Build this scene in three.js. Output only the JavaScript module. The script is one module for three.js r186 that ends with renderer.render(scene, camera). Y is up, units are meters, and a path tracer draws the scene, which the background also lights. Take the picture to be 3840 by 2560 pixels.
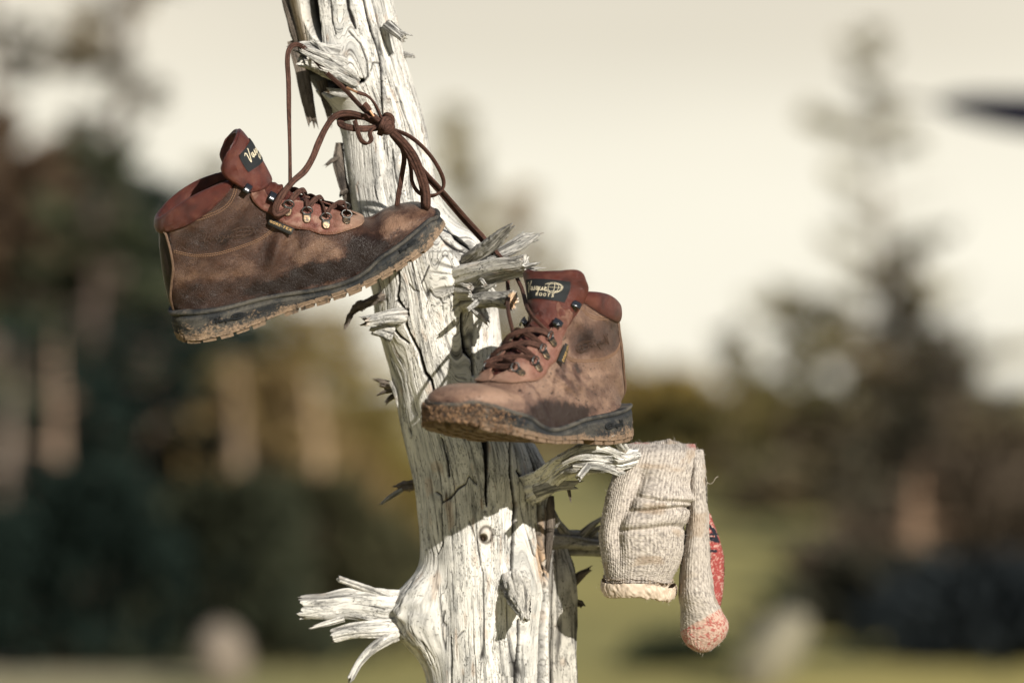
import * as THREE from 'three';
import { mergeGeometries } from 'three/addons/utils/BufferGeometryUtils.js';

// ---------------------------------------------------------------- camera, sky, sun, exposure
// one unit of the working drawings is S metres on the plane of the boots, D metres from the lens
const S = 0.00029, D = 4.175, H = 1.5, CX = 1920, CY = 1430;
const V3 = (x, y, z) => new THREE.Vector3(x, y, z);
const scene = new THREE.Scene();
const camera = new THREE.PerspectiveCamera(2 * Math.atan(CY * S / D) * 180 / Math.PI, 3840 / 2860, 0.1, 3000);
camera.setViewOffset(3840, 2860, 0, 0, 3840, 2560);
camera.position.set(0, H, D);
camera.lookAt(0, H, 0);
camera.focus = D - 0.07;
camera.userData.fStop = 2.4;
const renderer = new THREE.WebGLRenderer({ antialias: true });
renderer.setSize(1024, 682);
renderer.toneMapping = THREE.LinearToneMapping;
renderer.toneMappingExposure = 1.32;
renderer.shadowMap.enabled = true;

const SUN = V3(0.46, 0.40, 0.79).normalize();
const sun = new THREE.DirectionalLight(new THREE.Color(1.0, 0.945, 0.845), 5);
sun.position.copy(SUN).multiplyScalar(30).add(V3(0, H, 0));
sun.target.position.set(0, H, 0);
sun.castShadow = true;
sun.shadow.mapSize.set(4096, 4096);
Object.assign(sun.shadow.camera, { left: -1, right: 1, top: 1, bottom: -1, near: 1, far: 120 });
scene.add(sun, sun.target);

// ---------------------------------------------------------------- numbers
const { sin, cos, abs, min, max, floor, sqrt, PI, pow, exp, hypot } = Math;
const clamp = (x, a = 0, b = 1) => x < a ? a : x > b ? b : x;
const lerp = (a, b, t) => a + (b - a) * t;
const sstep = (a, b, x) => { const t = clamp((x - a) / (b - a)); return t * t * (3 - 2 * t); };
function rng(seed) { let s = seed >>> 0 || 1; return () => { s = Math.imul(s ^ (s >>> 15), 0x2c1b3c6d); s = Math.imul(s ^ (s >>> 12), 0x297a2d39); s ^= s >>> 15; s = (s + 0x6d2b79f5) >>> 0; return (s >>> 8) / 16777216; }; }
function hash(x, y, z) { let h = Math.imul(x, 374761393) + Math.imul(y, 668265263) + Math.imul(z, 1440662683); h = Math.imul(h ^ (h >>> 13), 1274126177); h ^= h >>> 16; return (h >>> 8) / 8388608 - 1; }
function n3(x, y, z) {
  const xi = floor(x), yi = floor(y), zi = floor(z);
  let u = x - xi, v = y - yi, w = z - zi;
  u = u * u * (3 - 2 * u); v = v * v * (3 - 2 * v); w = w * w * (3 - 2 * w);
  const a = lerp(lerp(hash(xi, yi, zi), hash(xi + 1, yi, zi), u), lerp(hash(xi, yi + 1, zi), hash(xi + 1, yi + 1, zi), u), v);
  const b = lerp(lerp(hash(xi, yi, zi + 1), hash(xi + 1, yi, zi + 1), u), lerp(hash(xi, yi + 1, zi + 1), hash(xi + 1, yi + 1, zi + 1), u), v);
  return lerp(a, b, w);
}
function fbm(x, y, z, o = 4) { let s = 0, a = 0.5, f = 1; for (let i = 0; i < o; i++) { s += a * n3(x * f, y * f, z * f + i * 17.3); a *= 0.5; f *= 2.03; } return s; }
// Catmull-Rom through rows of numbers (knots by index), t from 0 to rows.length - 1
function cat(rows, t) {
  const n = rows.length - 1, i = clamp(floor(t), 0, n - 1), f = t - i;
  const p0 = rows[max(i - 1, 0)], p1 = rows[i], p2 = rows[i + 1], p3 = rows[min(i + 2, n)], f2 = f * f, f3 = f2 * f;
  return p1.map((_, k) => 0.5 * (2 * p1[k] + (p2[k] - p0[k]) * f + (2 * p0[k] - 5 * p1[k] + 4 * p2[k] - p3[k]) * f2 + (3 * p1[k] - p0[k] - 3 * p2[k] + p3[k]) * f3));
}
// value of a table [[x, y...], ...] at x, smooth, ends held
function tab(rows, x, k = 1) {
  const n = rows.length;
  if (x <= rows[0][0]) return rows[0][k];
  if (x >= rows[n - 1][0]) return rows[n - 1][k];
  let i = 0; while (rows[i + 1][0] < x) i++;
  const p = (j) => rows[clamp(j, 0, n - 1)], h = p(i + 1)[0] - p(i)[0], f = (x - p(i)[0]) / h;
  const sl = (j) => { const a = p(j - 1), b = p(j + 1); return b[0] === a[0] ? 0 : (b[k] - a[k]) / (b[0] - a[0]); };
  const m0 = sl(i) * h, m1 = sl(i + 1) * h, f2 = f * f, f3 = f2 * f;
  return (2 * f3 - 3 * f2 + 1) * p(i)[k] + (f3 - 2 * f2 + f) * m0 + (-2 * f3 + 3 * f2) * p(i + 1)[k] + (f3 - f2) * m1;
}
const at = (px, py, z = 0) => { const k = S * (D - z) / D; return V3((px - CX) * k, H + (CY - py) * k, z); };
const mixc = (a, b, t) => [a[0] + (b[0] - a[0]) * t, a[1] + (b[1] - a[1]) * t, a[2] + (b[2] - a[2]) * t];

// ---------------------------------------------------------------- geometry helpers
// grid of (nu + 1) x (nv + 1) points: f(u, v, o) fills o.p, o.c, o.uv ; wrap joins u = 0 and u = 1 smoothly; skip(i, j) leaves a cell out
function grid(nu, nv, f, { wrap = false, skip = null, us = null, vs = null, flip = false } = {}) {
  const N = (nu + 1) * (nv + 1), P = new Float32Array(N * 3), C = new Float32Array(N * 3), U = new Float32Array(N * 2), idx = [];
  const o = { p: V3(0, 0, 0), c: [1, 1, 1], uv: [0, 0] };
  for (let j = 0; j <= nv; j++) for (let i = 0; i <= nu; i++) {
    const k = j * (nu + 1) + i, u = us ? us[i] : i / nu, v = vs ? vs[j] : j / nv;
    o.uv[0] = u; o.uv[1] = v;
    f(u, v, o, i, j);
    P[k * 3] = o.p.x; P[k * 3 + 1] = o.p.y; P[k * 3 + 2] = o.p.z;
    C[k * 3] = o.c[0]; C[k * 3 + 1] = o.c[1]; C[k * 3 + 2] = o.c[2];
    U[k * 2] = o.uv[0]; U[k * 2 + 1] = o.uv[1];
  }
  for (let j = 0; j < nv; j++) for (let i = 0; i < nu; i++) {
    if (skip && skip(i, j)) continue;
    const a = j * (nu + 1) + i, b = a + 1, c = a + nu + 1, d = c + 1;
    if (flip) idx.push(a, c, b, b, c, d); else idx.push(a, b, c, b, d, c);
  }
  const g = new THREE.BufferGeometry();
  g.setAttribute('position', new THREE.BufferAttribute(P, 3));
  g.setAttribute('color', new THREE.BufferAttribute(C, 3));
  g.setAttribute('uv', new THREE.BufferAttribute(U, 2));
  g.setIndex(idx);
  g.computeVertexNormals();
  if (wrap) for (let j = 0; j <= nv; j++) joinNormals(g, j * (nu + 1), j * (nu + 1) + nu);
  return g;
}
function joinNormals(g, a, b) {
  const n = g.attributes.normal, v = V3(n.getX(a) + n.getX(b), n.getY(a) + n.getY(b), n.getZ(a) + n.getZ(b)).normalize();
  n.setXYZ(a, v.x, v.y, v.z); n.setXYZ(b, v.x, v.y, v.z);
}
function paint(g, c) { const n = g.attributes.position.count, C = new Float32Array(n * 3); for (let i = 0; i < n; i++) C.set(typeof c === 'function' ? c(g.attributes.position.getX(i), g.attributes.position.getY(i), g.attributes.position.getZ(i)) : c, i * 3); g.setAttribute('color', new THREE.BufferAttribute(C, 3)); return g; }
function merge(list) {
  return mergeGeometries(list.map((g) => { const h = g.index ? g : g.clone(); if (!h.index) h.setIndex([...Array(h.attributes.position.count).keys()]); for (const k of Object.keys(h.attributes)) if (!['position', 'normal', 'color', 'uv'].includes(k)) h.deleteAttribute(k); if (!h.attributes.color) paint(h, [1, 1, 1]); return h; }));
}
const surf = (o = {}) => new THREE.MeshPhysicalMaterial({ vertexColors: true, roughness: 0.85, side: THREE.DoubleSide, ...o });
const used = {};
function numbered(name) { used[name] = (used[name] ?? -1) + 1; return used[name] ? name + '_' + String(used[name]).padStart(3, '0') : name; }
function part(name, geo, mat, parent, label) { const m = new THREE.Mesh(geo, mat); m.name = name; m.castShadow = m.receiveShadow = true; if (label) m.userData.label = label; parent.add(m); return m; }
function thing(name, label, category, group) { const o = new THREE.Group(); o.name = numbered(name); o.userData = { label, category }; if (group) o.userData.group = group; scene.add(o); return o; }
// tube round a polyline of points; w, h: half width and half thickness, may vary with t; side(t): direction of the width
function ribbon(pts, { w = 1, h = 1, side = null, n = 10, m = 0, col = null, closed = false, square = 0.75, twist = null, bump = null, uvs = null } = {}) {
  const cv = new THREE.CatmullRomCurve3(pts, closed, 'centripetal'), L = cv.getLength();
  m = m || Math.ceil(L / (0.0022));
  const P = cv.getSpacedPoints(m), q = V3(), T = V3(), A = V3(), B = V3(), prev = V3();
  const fr = P.map((p, i) => {
    T.copy(P[min(i + 1, m)]).sub(P[max(i - 1, 0)]).normalize();
    const t = i / m;
    if (side === 'face') A.set(0, 0, 1).cross(T); else if (side) A.copy(typeof side === 'function' ? side(t) : side); else if (i === 0) A.set(abs(T.z) > 0.9 ? 1 : 0, 0, abs(T.z) > 0.9 ? 0 : 1).cross(T); else A.copy(prev);
    A.addScaledVector(T, -A.dot(T)).normalize(); prev.copy(A);
    B.crossVectors(T, A);
    if (twist) { const a = twist(t), c = cos(a), s = sin(a), a0 = A.clone(); A.multiplyScalar(c).addScaledVector(B, s); B.multiplyScalar(c).addScaledVector(a0, -s); }
    return [p, A.clone(), B.clone(), T.clone()];
  });
  return grid(n, m, (u, v, o, i, j) => {
    const [p, a, b, t] = fr[j], ph = u * 2 * PI, c = cos(ph), s = sin(ph);
    const ww = typeof w === 'function' ? w(v) : w, hh = typeof h === 'function' ? h(v) : h;
    const k = bump ? bump(ph, v * L, v) : 0;
    o.p.copy(p).addScaledVector(a, Math.sign(c) * pow(abs(c), square) * (ww + k)).addScaledVector(b, Math.sign(s) * pow(abs(s), square) * (hh + k));
    if (col) o.c = col(ph, v * L, o.p, v);
    o.uv = uvs ? uvs(u, v * L) : [u, v * L];
  }, { wrap: true });
}
// padded sheet: f(u, v) gives the middle, th the half thickness (metres) that dies out at the edges over 'edge' of u and v
function pillow(f, nu, nv, th, { edge = 0.1, edgeV = null, uvk = [1, 1], col = null, thIn = null, bump = null } = {}) {
  const p = V3(), a = V3(), b = V3(), c = V3(), e = 1e-3, pos = [], nor = [];
  const ev = edgeV ?? edge;
  for (let j = 0; j <= nv; j++) for (let i = 0; i <= nu; i++) {
    const u = i / nu, v = j / nv;
    f(u, v, p); f(min(u + e, 1), v, a); f(max(u - e, 0), v, b); a.sub(b); f(u, min(v + e, 1), b); f(u, max(v - e, 0), c); b.sub(c);
    nor.push(a.clone().cross(b).normalize()); pos.push(p.clone());
  }
  const prof = (d, w) => d >= w ? 1 : sqrt(max(0, 1 - (1 - d / w) ** 2));
  const make = (sg) => grid(nu, nv, (u, v, o, i, j) => {
    const k = j * (nu + 1) + i, q = min(edge ? prof(min(u, 1 - u), edge) : 1, ev ? prof(min(v, 1 - v), ev) : 1);
    const t = (sg > 0 ? th : (thIn ?? th)) * q + (sg > 0 && bump ? bump(u, v) * q : 0);
    o.p.copy(pos[k]).addScaledVector(nor[k], sg * t);
    if (col) o.c = col(u, v, o.p, sg);
    o.uv = [u * uvk[0], v * uvk[1]];
  }, { flip: sg < 0 });
  return merge([make(1), make(-1)]);
}
// ---------------------------------------------------------------- sky
{
  const w = 2048, h = 1024, data = new Float32Array(w * h * 4);
  const stops = [[-90, 0.60, 0.57, 0.50], [0, 0.735, 0.697, 0.585], [2.2, 0.75, 0.714, 0.60], [4.0, 0.705, 0.665, 0.555], [5.6, 0.62, 0.575, 0.475], [10, 0.34, 0.335, 0.325], [20, 0.16, 0.19, 0.235], [45, 0.075, 0.11, 0.165], [90, 0.055, 0.085, 0.14]];
  for (let y = 0; y < h; y++) {
    const el = (y + 0.5) / h * 180 - 90, c = [1, 2, 3].map((k) => tab(stops, el, k)), ce = cos(el * PI / 180), se = sin(el * PI / 180);
    for (let x = 0; x < w; x++) {
      const az = x / w * 2 * PI, i = (y * w + x) * 4;
      const n = el > 0 ? 1 + 0.20 * sstep(1.5, 5, el) * fbm(cos(az) * ce * 5, se * 22, sin(az) * ce * 5, 3) + 0.05 * fbm(cos(az) * ce * 14, se * 60, sin(az) * ce * 14 + 9, 2) : 1;
      data[i] = c[0] * n; data[i + 1] = c[1] * n; data[i + 2] = c[2] * n; data[i + 3] = 1;
    }
  }
  const sky = new THREE.DataTexture(data, w, h, THREE.RGBAFormat, THREE.FloatType);
  sky.mapping = THREE.EquirectangularReflectionMapping;
  sky.magFilter = sky.minFilter = THREE.LinearFilter;
  sky.needsUpdate = true;
  scene.background = sky; scene.environment = sky;
}

// ---------------------------------------------------------------- ground
const groundY = (x, z) => {
  const d = D - z;
  return 0.12 * fbm(x / 6, z / 6, 1, 3) * sstep(2, 10, d) + 0.5 * fbm(x / 40, z / 40, 4, 2) * sstep(30, 80, d) - 1.2 * sstep(60, 300, d);
};
{
  const rows = [], cols = [];
  for (let j = 0; j <= 150; j++) rows.push(30 - 1500 * pow(j / 150, 2.6) - 8 * j / 150);
  for (let i = 0; i <= 160; i++) { const q = i / 80 - 1; cols.push(Math.sign(q) * pow(abs(q), 2.4) * 900 + q * 12); }
  const g = grid(160, 150, (u, v, o) => {
    const x = u, z = v;
    o.p.set(x, groundY(x, z), z);
    const a = fbm(x / 3, z / 5, 7, 4), b = fbm(x / 14, z / 22, 2, 3);
    let c = mixc([0.36, 0.295, 0.080], [0.19, 0.175, 0.050], clamp(0.5 + a * 1.4));
    c = mixc(c, [0.27, 0.20, 0.12], sstep(0.05, 0.4, b));
    o.c = mixc(c, [0.42, 0.36, 0.28], sstep(6.2, 5.2, abs(x + 7.2)) * sstep(-13.6, -15.4, z) * sstep(-20, -17.5, z));
  }, { us: cols, vs: rows });
  const m = part('meadow_ground', g, surf({ roughness: 1 }), scene);
  m.userData.kind = 'structure';
}

// ---------------------------------------------------------------- background trees, far out of focus
const leafMat = surf({ roughness: 1, specularIntensity: 0.06 });
const barkMat = surf({ roughness: 1, specularIntensity: 0.1 });
function tuft(pos, col, c, dir, size, R, out) {   // a few needle-cluster faces on one twig point
  for (let k = 0; k < out; k++) {
    const a = V3(R() - 0.5, R() - 0.5, R() - 0.5).normalize(), b = dir.clone().add(V3(R() - 0.5, R() - 0.5, R() - 0.5).multiplyScalar(1.1)).normalize(), s = size * (0.6 + 0.8 * R());
    a.cross(b).normalize().multiplyScalar(s * 0.34); b.multiplyScalar(s);
    const q = c.clone().add(V3(R() - 0.5, R() - 0.5, R() - 0.5).multiplyScalar(size * 0.8));
    for (const p of [q.clone().sub(a), q.clone().add(a), q.clone().add(b)]) { pos.push(p.x, p.y, p.z); }
    const t = 0.65 + 0.7 * R();
    for (let e = 0; e < 3; e++) col.push(...(Array.isArray(size.col) ? size.col : tuft.col).map((x) => x * t));
  }
}
function softGeo(pos, col) {
  const g = new THREE.BufferGeometry();
  g.setAttribute('position', new THREE.Float32BufferAttribute(pos, 3));
  g.setAttribute('color', new THREE.Float32BufferAttribute(col, 3));
  g.setAttribute('uv', new THREE.Float32BufferAttribute(new Float32Array(pos.length / 3 * 2), 2));
  g.computeVertexNormals();
  return g;
}
// a conifer standing at drawing column px, dist metres off; top at drawing row pyTop; spread: half width of the lowest boughs in metres
function conifer(px, dist, pyTop, { spread = 1, base = 0.12, dense = 1, color = [0.045, 0.06, 0.035], label, bark = [0.12, 0.09, 0.075], seed = 1, droop = 0.25, group, size = 0.16, bare = 0, name = 'conifer', trunkR = 0, lean = 0 } = {}) {
  const R = rng(seed * 7919 + 13), z = D - dist, x = (px - CX) * S * dist / D, y0 = groundY(x, z), top = H + (CY - pyTop) * S * dist / D, h = top - y0;
  const t = thing(name, label, name === 'snag' ? 'dead tree' : 'tree', group);
  t.position.set(x, y0, z);
  const r0 = trunkR || 0.02 * h + 0.03, pos = [], col = [], limbs = [];
  const sway = (f) => lean * f * h + 0.03 * h * n3(f * 2, seed, 3) * f;
  part('trunk', grid(10, 14, (u, v, o) => { const a = u * 2 * PI, r = r0 * (1 - v * 0.94) * (1 + 0.12 * n3(cos(a) * 2, v * 9, seed)); o.p.set(cos(a) * r + sway(v), v * h - 0.05, sin(a) * r); const k = 0.8 + 0.4 * n3(cos(a) * 3, v * 20, sin(a) * 3); o.c = bark.map((e) => e * k); }, { wrap: true }), barkMat, t);
  tuft.col = color;
  const n = Math.round(h * 13 * dense);
  for (let i = 0; i < n; i++) {
    const f = base + (1 - base) * pow((i + R()) / n, 0.92), len = spread * pow(1 - f, 0.8) * (0.45 + 0.75 * R()) + 0.06, a = R() * 2 * PI;
    const from = V3(sway(f), f * h, 0), dir = V3(cos(a), -droop + 0.5 * f + 0.2 * (R() - 0.5), sin(a)).normalize(), tip = from.clone().addScaledVector(dir, len);
    limbs.push(paint(limbGeo(from, tip, 0.012 + 0.012 * len, 0.004), bark));
    if (R() < bare) continue;
    const m = max(2, Math.round(len / size * 1.6));
    for (let k = 0; k < m; k++) tuft(pos, col, from.clone().lerp(tip, 0.2 + 0.85 * (k + R()) / m), dir, size, R, 5);
  }
  part('branch', merge(limbs), barkMat, t).userData.kind = 'stuff';
  if (pos.length) part('crown', softGeo(pos, col), leafMat, t);
  return t;
}
function limbGeo(a, b, r0, r1) {
  const d = b.clone().sub(a), L = d.length(), g = new THREE.CylinderGeometry(r1, r0, L, 5, 1, true);
  g.translate(0, L / 2, 0);
  g.applyQuaternion(new THREE.Quaternion().setFromUnitVectors(V3(0, 1, 0), d.normalize()));
  g.translate(a.x, a.y, a.z);
  return g;
}
// a rounded low shrub or bushy young tree made of many small leaf faces
function shrub(px, dist, pyTop, w, { color = [0.10, 0.10, 0.04], label, seed = 1, n = 500, size = 0.12, group } = {}) {
  const R = rng(seed * 104729 + 7), z = D - dist, x = (px - CX) * S * dist / D, y0 = groundY(x, z), h = H + (CY - pyTop) * S * dist / D - y0, pos = [], col = [], stems = [];
  const t = thing('shrub', label, 'shrub', group);
  t.position.set(x, y0, z);
  tuft.col = color;
  for (let i = 0; i < n; i++) {
    const a = R() * 2 * PI, f = pow(R(), 0.7), r = w * sqrt(R()) * (1 - 0.75 * f * f) * (0.8 + 0.4 * n3(cos(a) * 2, f * 3, seed)), c = V3(cos(a) * r, f * h, sin(a) * r * 0.8);
    tuft(pos, col, c, V3(cos(a), 0.8, sin(a)).normalize(), size, R, 4);
    if (i % 12 === 0) stems.push(paint(limbGeo(V3(c.x * 0.1, -0.02, c.z * 0.1), c, 0.016, 0.005), [0.09, 0.07, 0.05]));
  }
  part('stem', merge(stems), barkMat, t).userData.kind = 'stuff';
  part('foliage', softGeo(pos, col), leafMat, t);
}
function rock(px, py, dist, w, h, d, label, seed, color, tilt = 0) {
  const z = D - dist, k = S * dist / D, x = (px - CX) * k, y = H + (CY - py) * k;
  const g = grid(36, 24, (u, v, o) => { const a = u * 2 * PI, b = (v - 0.5) * PI, q = V3(cos(a) * cos(b), sin(b), sin(a) * cos(b)), r = 1 + 0.22 * fbm(q.x * 1.6, q.y * 1.6, q.z * 1.6 + seed, 3); o.p.set(q.x * r * w, q.y * r * h, q.z * r * d); const e = 0.85 + 0.3 * fbm(q.x * 4, q.y * 4, q.z * 4 + seed, 3); o.c = color.map((c) => c * e); }, { wrap: true });
  g.rotateZ(tilt);
  const m = part(numbered('rock'), g, surf({ roughness: 0.95 }), scene);
  m.position.set(x, y, z);
  m.userData = { label, category: 'rock' };
}
// ---------------------------------------------------------------- dead tree: weathered wood
const WOOD = { light: [0.715, 0.69, 0.645], grey: [0.35, 0.345, 0.33], dark: [0.055, 0.053, 0.054], tan: [0.42, 0.25, 0.14] };
const BARK = { light: [0.20, 0.165, 0.135], grey: [0.085, 0.072, 0.065], dark: [0.022, 0.019, 0.018], tan: [0.30, 0.17, 0.09] };
const GREYWOOD = { light: [0.50, 0.475, 0.43], grey: [0.24, 0.232, 0.22], dark: [0.035, 0.033, 0.033], tan: [0.36, 0.22, 0.13] };
const FRESH = { light: [0.72, 0.50, 0.32], grey: [0.60, 0.44, 0.30], dark: [0.16, 0.07, 0.03], tan: [0.62, 0.34, 0.17] };
const wood = { h: 0, c: [0, 0, 0] };
// grain: g runs across, v along, both in drawing units
function woodAt(g, v, seed, pal, k = 1) {
  const a = n3(g / 7.5, v / 120, seed), b = n3(g / 3.1, v / 55, seed + 7.7), c = n3(g / 48, v / 210, seed + 3.1), d = n3(g / 16, v / 38, seed + 5.3), e = n3(g / 2.2, v / 9, seed + 9.9);
  const line = sstep(0.22, 0.72, a * 0.65 + b * 0.5 + c * 0.15);
  const fleck = sstep(0.30, 0.75, e * 0.6 + d * 0.55 + b * 0.25);
  let col = mixc(pal.light, pal.grey, clamp(0.22 + 0.6 * c + 0.4 * d));
  col = mixc(col, pal.dark, clamp(0.60 * line + 0.34 * fleck));
  col = mixc(col, pal.tan, 0.32 * sstep(0.55, 0.85, n3(g / 24, v / 70, seed + 21)));
  const t = 1 + 0.10 * e;
  wood.c[0] = col[0] * t; wood.c[1] = col[1] * t; wood.c[2] = col[2] * t;
  wood.h = k * (0.9 * a * -1 - 1.5 * line - 0.6 * fleck + 2.2 * c + 0.8 * d);
  return wood;
}
// left and right outline of the trunk, by drawing row
const EDGE = [[-1400, 760, 960], [-900, 870, 1130], [-400, 960, 1310], [-60, 1060, 1440], [0, 1072, 1470], [150, 1112, 1500], [300, 1160, 1545], [450, 1262, 1592], [600, 1288, 1622], [750, 1312, 1660], [830, 1326, 1715], [900, 1340, 1790], [1000, 1362, 1830], [1100, 1392, 1856], [1200, 1402, 1872], [1300, 1432, 1884], [1400, 1464, 1900], [1500, 1488, 1926], [1600, 1506, 1966], [1700, 1528, 2016], [1800, 1548, 2040], [1900, 1560, 2044], [2000, 1570, 2046], [2100, 1576, 2052], [2200, 1580, 2060], [2300, 1586, 2060], [2400, 1590, 2058], [2560, 1600, 2062], [3200, 1620, 2110], [4500, 1600, 2200], [6000, 1540, 2310], [6560, 1440, 2420]];
const ZT = -0.06;   // the trunk stands a little behind the plane of the boots
const tL = (y) => tab(EDGE, y, 1), tR = (y) => tab(EDGE, y, 2), DEEP = 0.90;
function trunkZ(px, py) { const l = tL(py), r = tR(py), q = clamp((px - (l + r) / 2) / ((r - l) / 2), -0.99, 0.99); return sqrt(1 - q * q) * (r - l) / 2 * S * DEEP; }
// cracks as [x, y, half width] runs, with depth
const CRACKS = [
  [12, [1301, -40, 5], [1306, 31, 5], [1322, 76, 6], [1332, 107, 2]],
  [12, [1357, -40, 4], [1373, 46, 5], [1388, 112, 4], [1408, 168, 3], [1424, 224, 4], [1429, 286, 3], [1431, 357, 3], [1434, 418, 2], [1440, 560, 1.5]],
  [7, [1235, -30, 2], [1245, 76, 3], [1260, 128, 2]],
  [8, [1306, 117, 2], [1347, 163, 3], [1373, 230, 3], [1378, 286, 3], [1362, 306, 4], [1337, 291, 4]],
  [8, [1388, 265, 3], [1396, 235, 3], [1419, 237, 3], [1426, 255, 2]],
  [6, [1490, 331, 2], [1521, 433, 2.5], [1551, 510, 2], [1582, 586, 1.5]],
  [6, [1395, 0, 2], [1420, 90, 2.5], [1470, 220, 2], [1500, 320, 1.5]],
  [7, [1472, 560, 2], [1480, 640, 3], [1492, 700, 2]],
  [9, [1654, 1640, 2], [1677, 1729, 4], [1683, 1786, 2]],
  [24, [1818, 1640, 13], [1824, 1700, 9], [1824, 1803, 4], [1821, 1855, 4], [1825, 1895, 1.5]],
  [20, [1913, 1650, 4], [1913, 1775, 4], [1930, 1901, 5], [1924, 1981, 4], [1916, 2096, 4], [1913, 2148, 3]],
  [12, [1935, 1765, 2], [1947, 1786, 5], [1970, 1838, 5], [1990, 1878, 4], [1992, 1901, 2]],
  [8, [1637, 1844, 2], [1654, 1855, 3], [1660, 1884, 3], [1689, 1867, 4], [1717, 1832, 4], [1746, 1815, 2], [1758, 1786, 2], [1786, 1815, 2]],
  [8, [1657, 1884, 2.5], [1660, 1981, 2.5], [1660, 2039, 2], [1640, 2080, 1]],
  [16, [1941, 2326, 4], [1941, 2406, 4], [1933, 2498, 4], [1930, 2560, 4], [1925, 2700, 3]],
  [14, [1574, 2150, 3], [1577, 2268, 4], [1574, 2349, 5], [1568, 2400, 4]],
  [8, [1689, 2383, 2], [1692, 2460, 3], [1690, 2580, 3]],
  [46, [2046, 2100, 6], [2046, 2234, 10], [2038, 2349, 12], [2034, 2515, 13], [2036, 2700, 12]],
  [20, [1529, 1160, 4], [1523, 1213, 4], [1534, 1248, 4], [1569, 1317, 6], [1592, 1397, 7], [1615, 1426, 6], [1629, 1489, 3]],
  [8, [1607, 998, 2], [1592, 1035, 3], [1580, 1061, 2]],
  [6, [1534, 1064, 1.5], [1550, 1088, 2], [1572, 1093, 1.5]],
  [26, [1724, 1173, 4], [1730, 1236, 6], [1747, 1317, 9], [1770, 1345, 6], [1773, 1403, 4]],
  [12, [1655, 903, 3], [1689, 932, 4], [1747, 961, 3]],
  [14, [1667, 850, 4], [1700, 896, 6], [1740, 930, 5], [1775, 955, 3]],
  [8, [1640, 880, 2], [1662, 916, 3], [1700, 945, 2]],
  [16, [1490, 1000, 3], [1495, 1063, 4], [1488, 1107, 4], [1494, 1127, 5], [1517, 1156, 5], [1532, 1180, 4]],
  [10, [1480, 1236, 4], [1500, 1262, 5], [1530, 1285, 3]],
  [60, [1150, -50, 22], [1166, 60, 24], [1186, 120, 16], [1205, 152, 4]],
  [80, [1120, 268, 18], [1180, 292, 34], [1256, 312, 30], [1326, 310, 14], [1360, 300, 4]],
  [40, [1215, 320, 24], [1240, 345, 16], [1262, 352, 6]],
  [10, [1985, 2030, 3], [2000, 2075, 5], [2012, 2090, 2]],
  [12, [2004, 1965, 3], [2016, 2010, 6], [2030, 2090, 6], [2040, 2140, 4]],
  [7, [1845, 2005, 2], [1870, 2010, 2], [1880, 2020, 1]],
  [6, [1760, 1955, 2], [1775, 2000, 1.5], [1785, 2030, 1]],
  [6, [1668, 2290, 2], [1664, 2330, 3], [1672, 2345, 2]],
  [6, [1712, 2390, 2], [1730, 2370, 3], [1738, 2366, 1]],
];
// knots: x, y, radius, height of the swelling (all in drawing units)
const KNOTS = [[1730, 1046, 105, 66], [1292, 238, 86, 40], [2040, 1806, 84, 26], [1820, 2005, 26, 6], [1945, 2210, 62, 20], [1456, 372, 12, 4], [1300, 200, 10, 3], [1500, 620, 12, 5], [1598, 1440, 6, 2], [1360, 2330, 5, 0], [1500, 1190, 46, 14], [1640, 940, 60, 18]];
function crackAt(px, py) {   // [depth, closeness 0..1]
  let dep = 0, near = 0;
  for (const c of CRACKS) {
    const wob = 3 * n3(px / 40, py / 24, 3.3) + 1.5 * n3(px / 9, py / 9, 8.1);
    for (let i = 1; i < c.length - 1; i++) {
      const a = c[i], b = c[i + 1];
      if (py < min(a[1], b[1]) - 60 || py > max(a[1], b[1]) + 60 || px < min(a[0], b[0]) - 60 || px > max(a[0], b[0]) + 60) continue;
      const dx = b[0] - a[0], dy = b[1] - a[1], t = clamp(((px - a[0]) * dx + (py - a[1]) * dy) / (dx * dx + dy * dy)), w = lerp(a[2], b[2], t) + 0.8;
      const d = abs(hypot(px - a[0] - dx * t, py - a[1] - dy * t) + (abs(dx) < abs(dy) ? wob * 0.5 : wob * 0.4)), k = 1 - sstep(w * 0.55, w * 1.35, d);
      if (k > near) near = k;
      if (k * c[0] > dep) dep = k * c[0];
    }
  }
  return [dep, near];
}
const tree = thing('dead_tree', 'weathered grey dead tree trunk with broken branch stubs, holding boots and sock', 'dead tree');
const woodMat = surf({ roughness: 0.92, specularIntensity: 0.2 });
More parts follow.
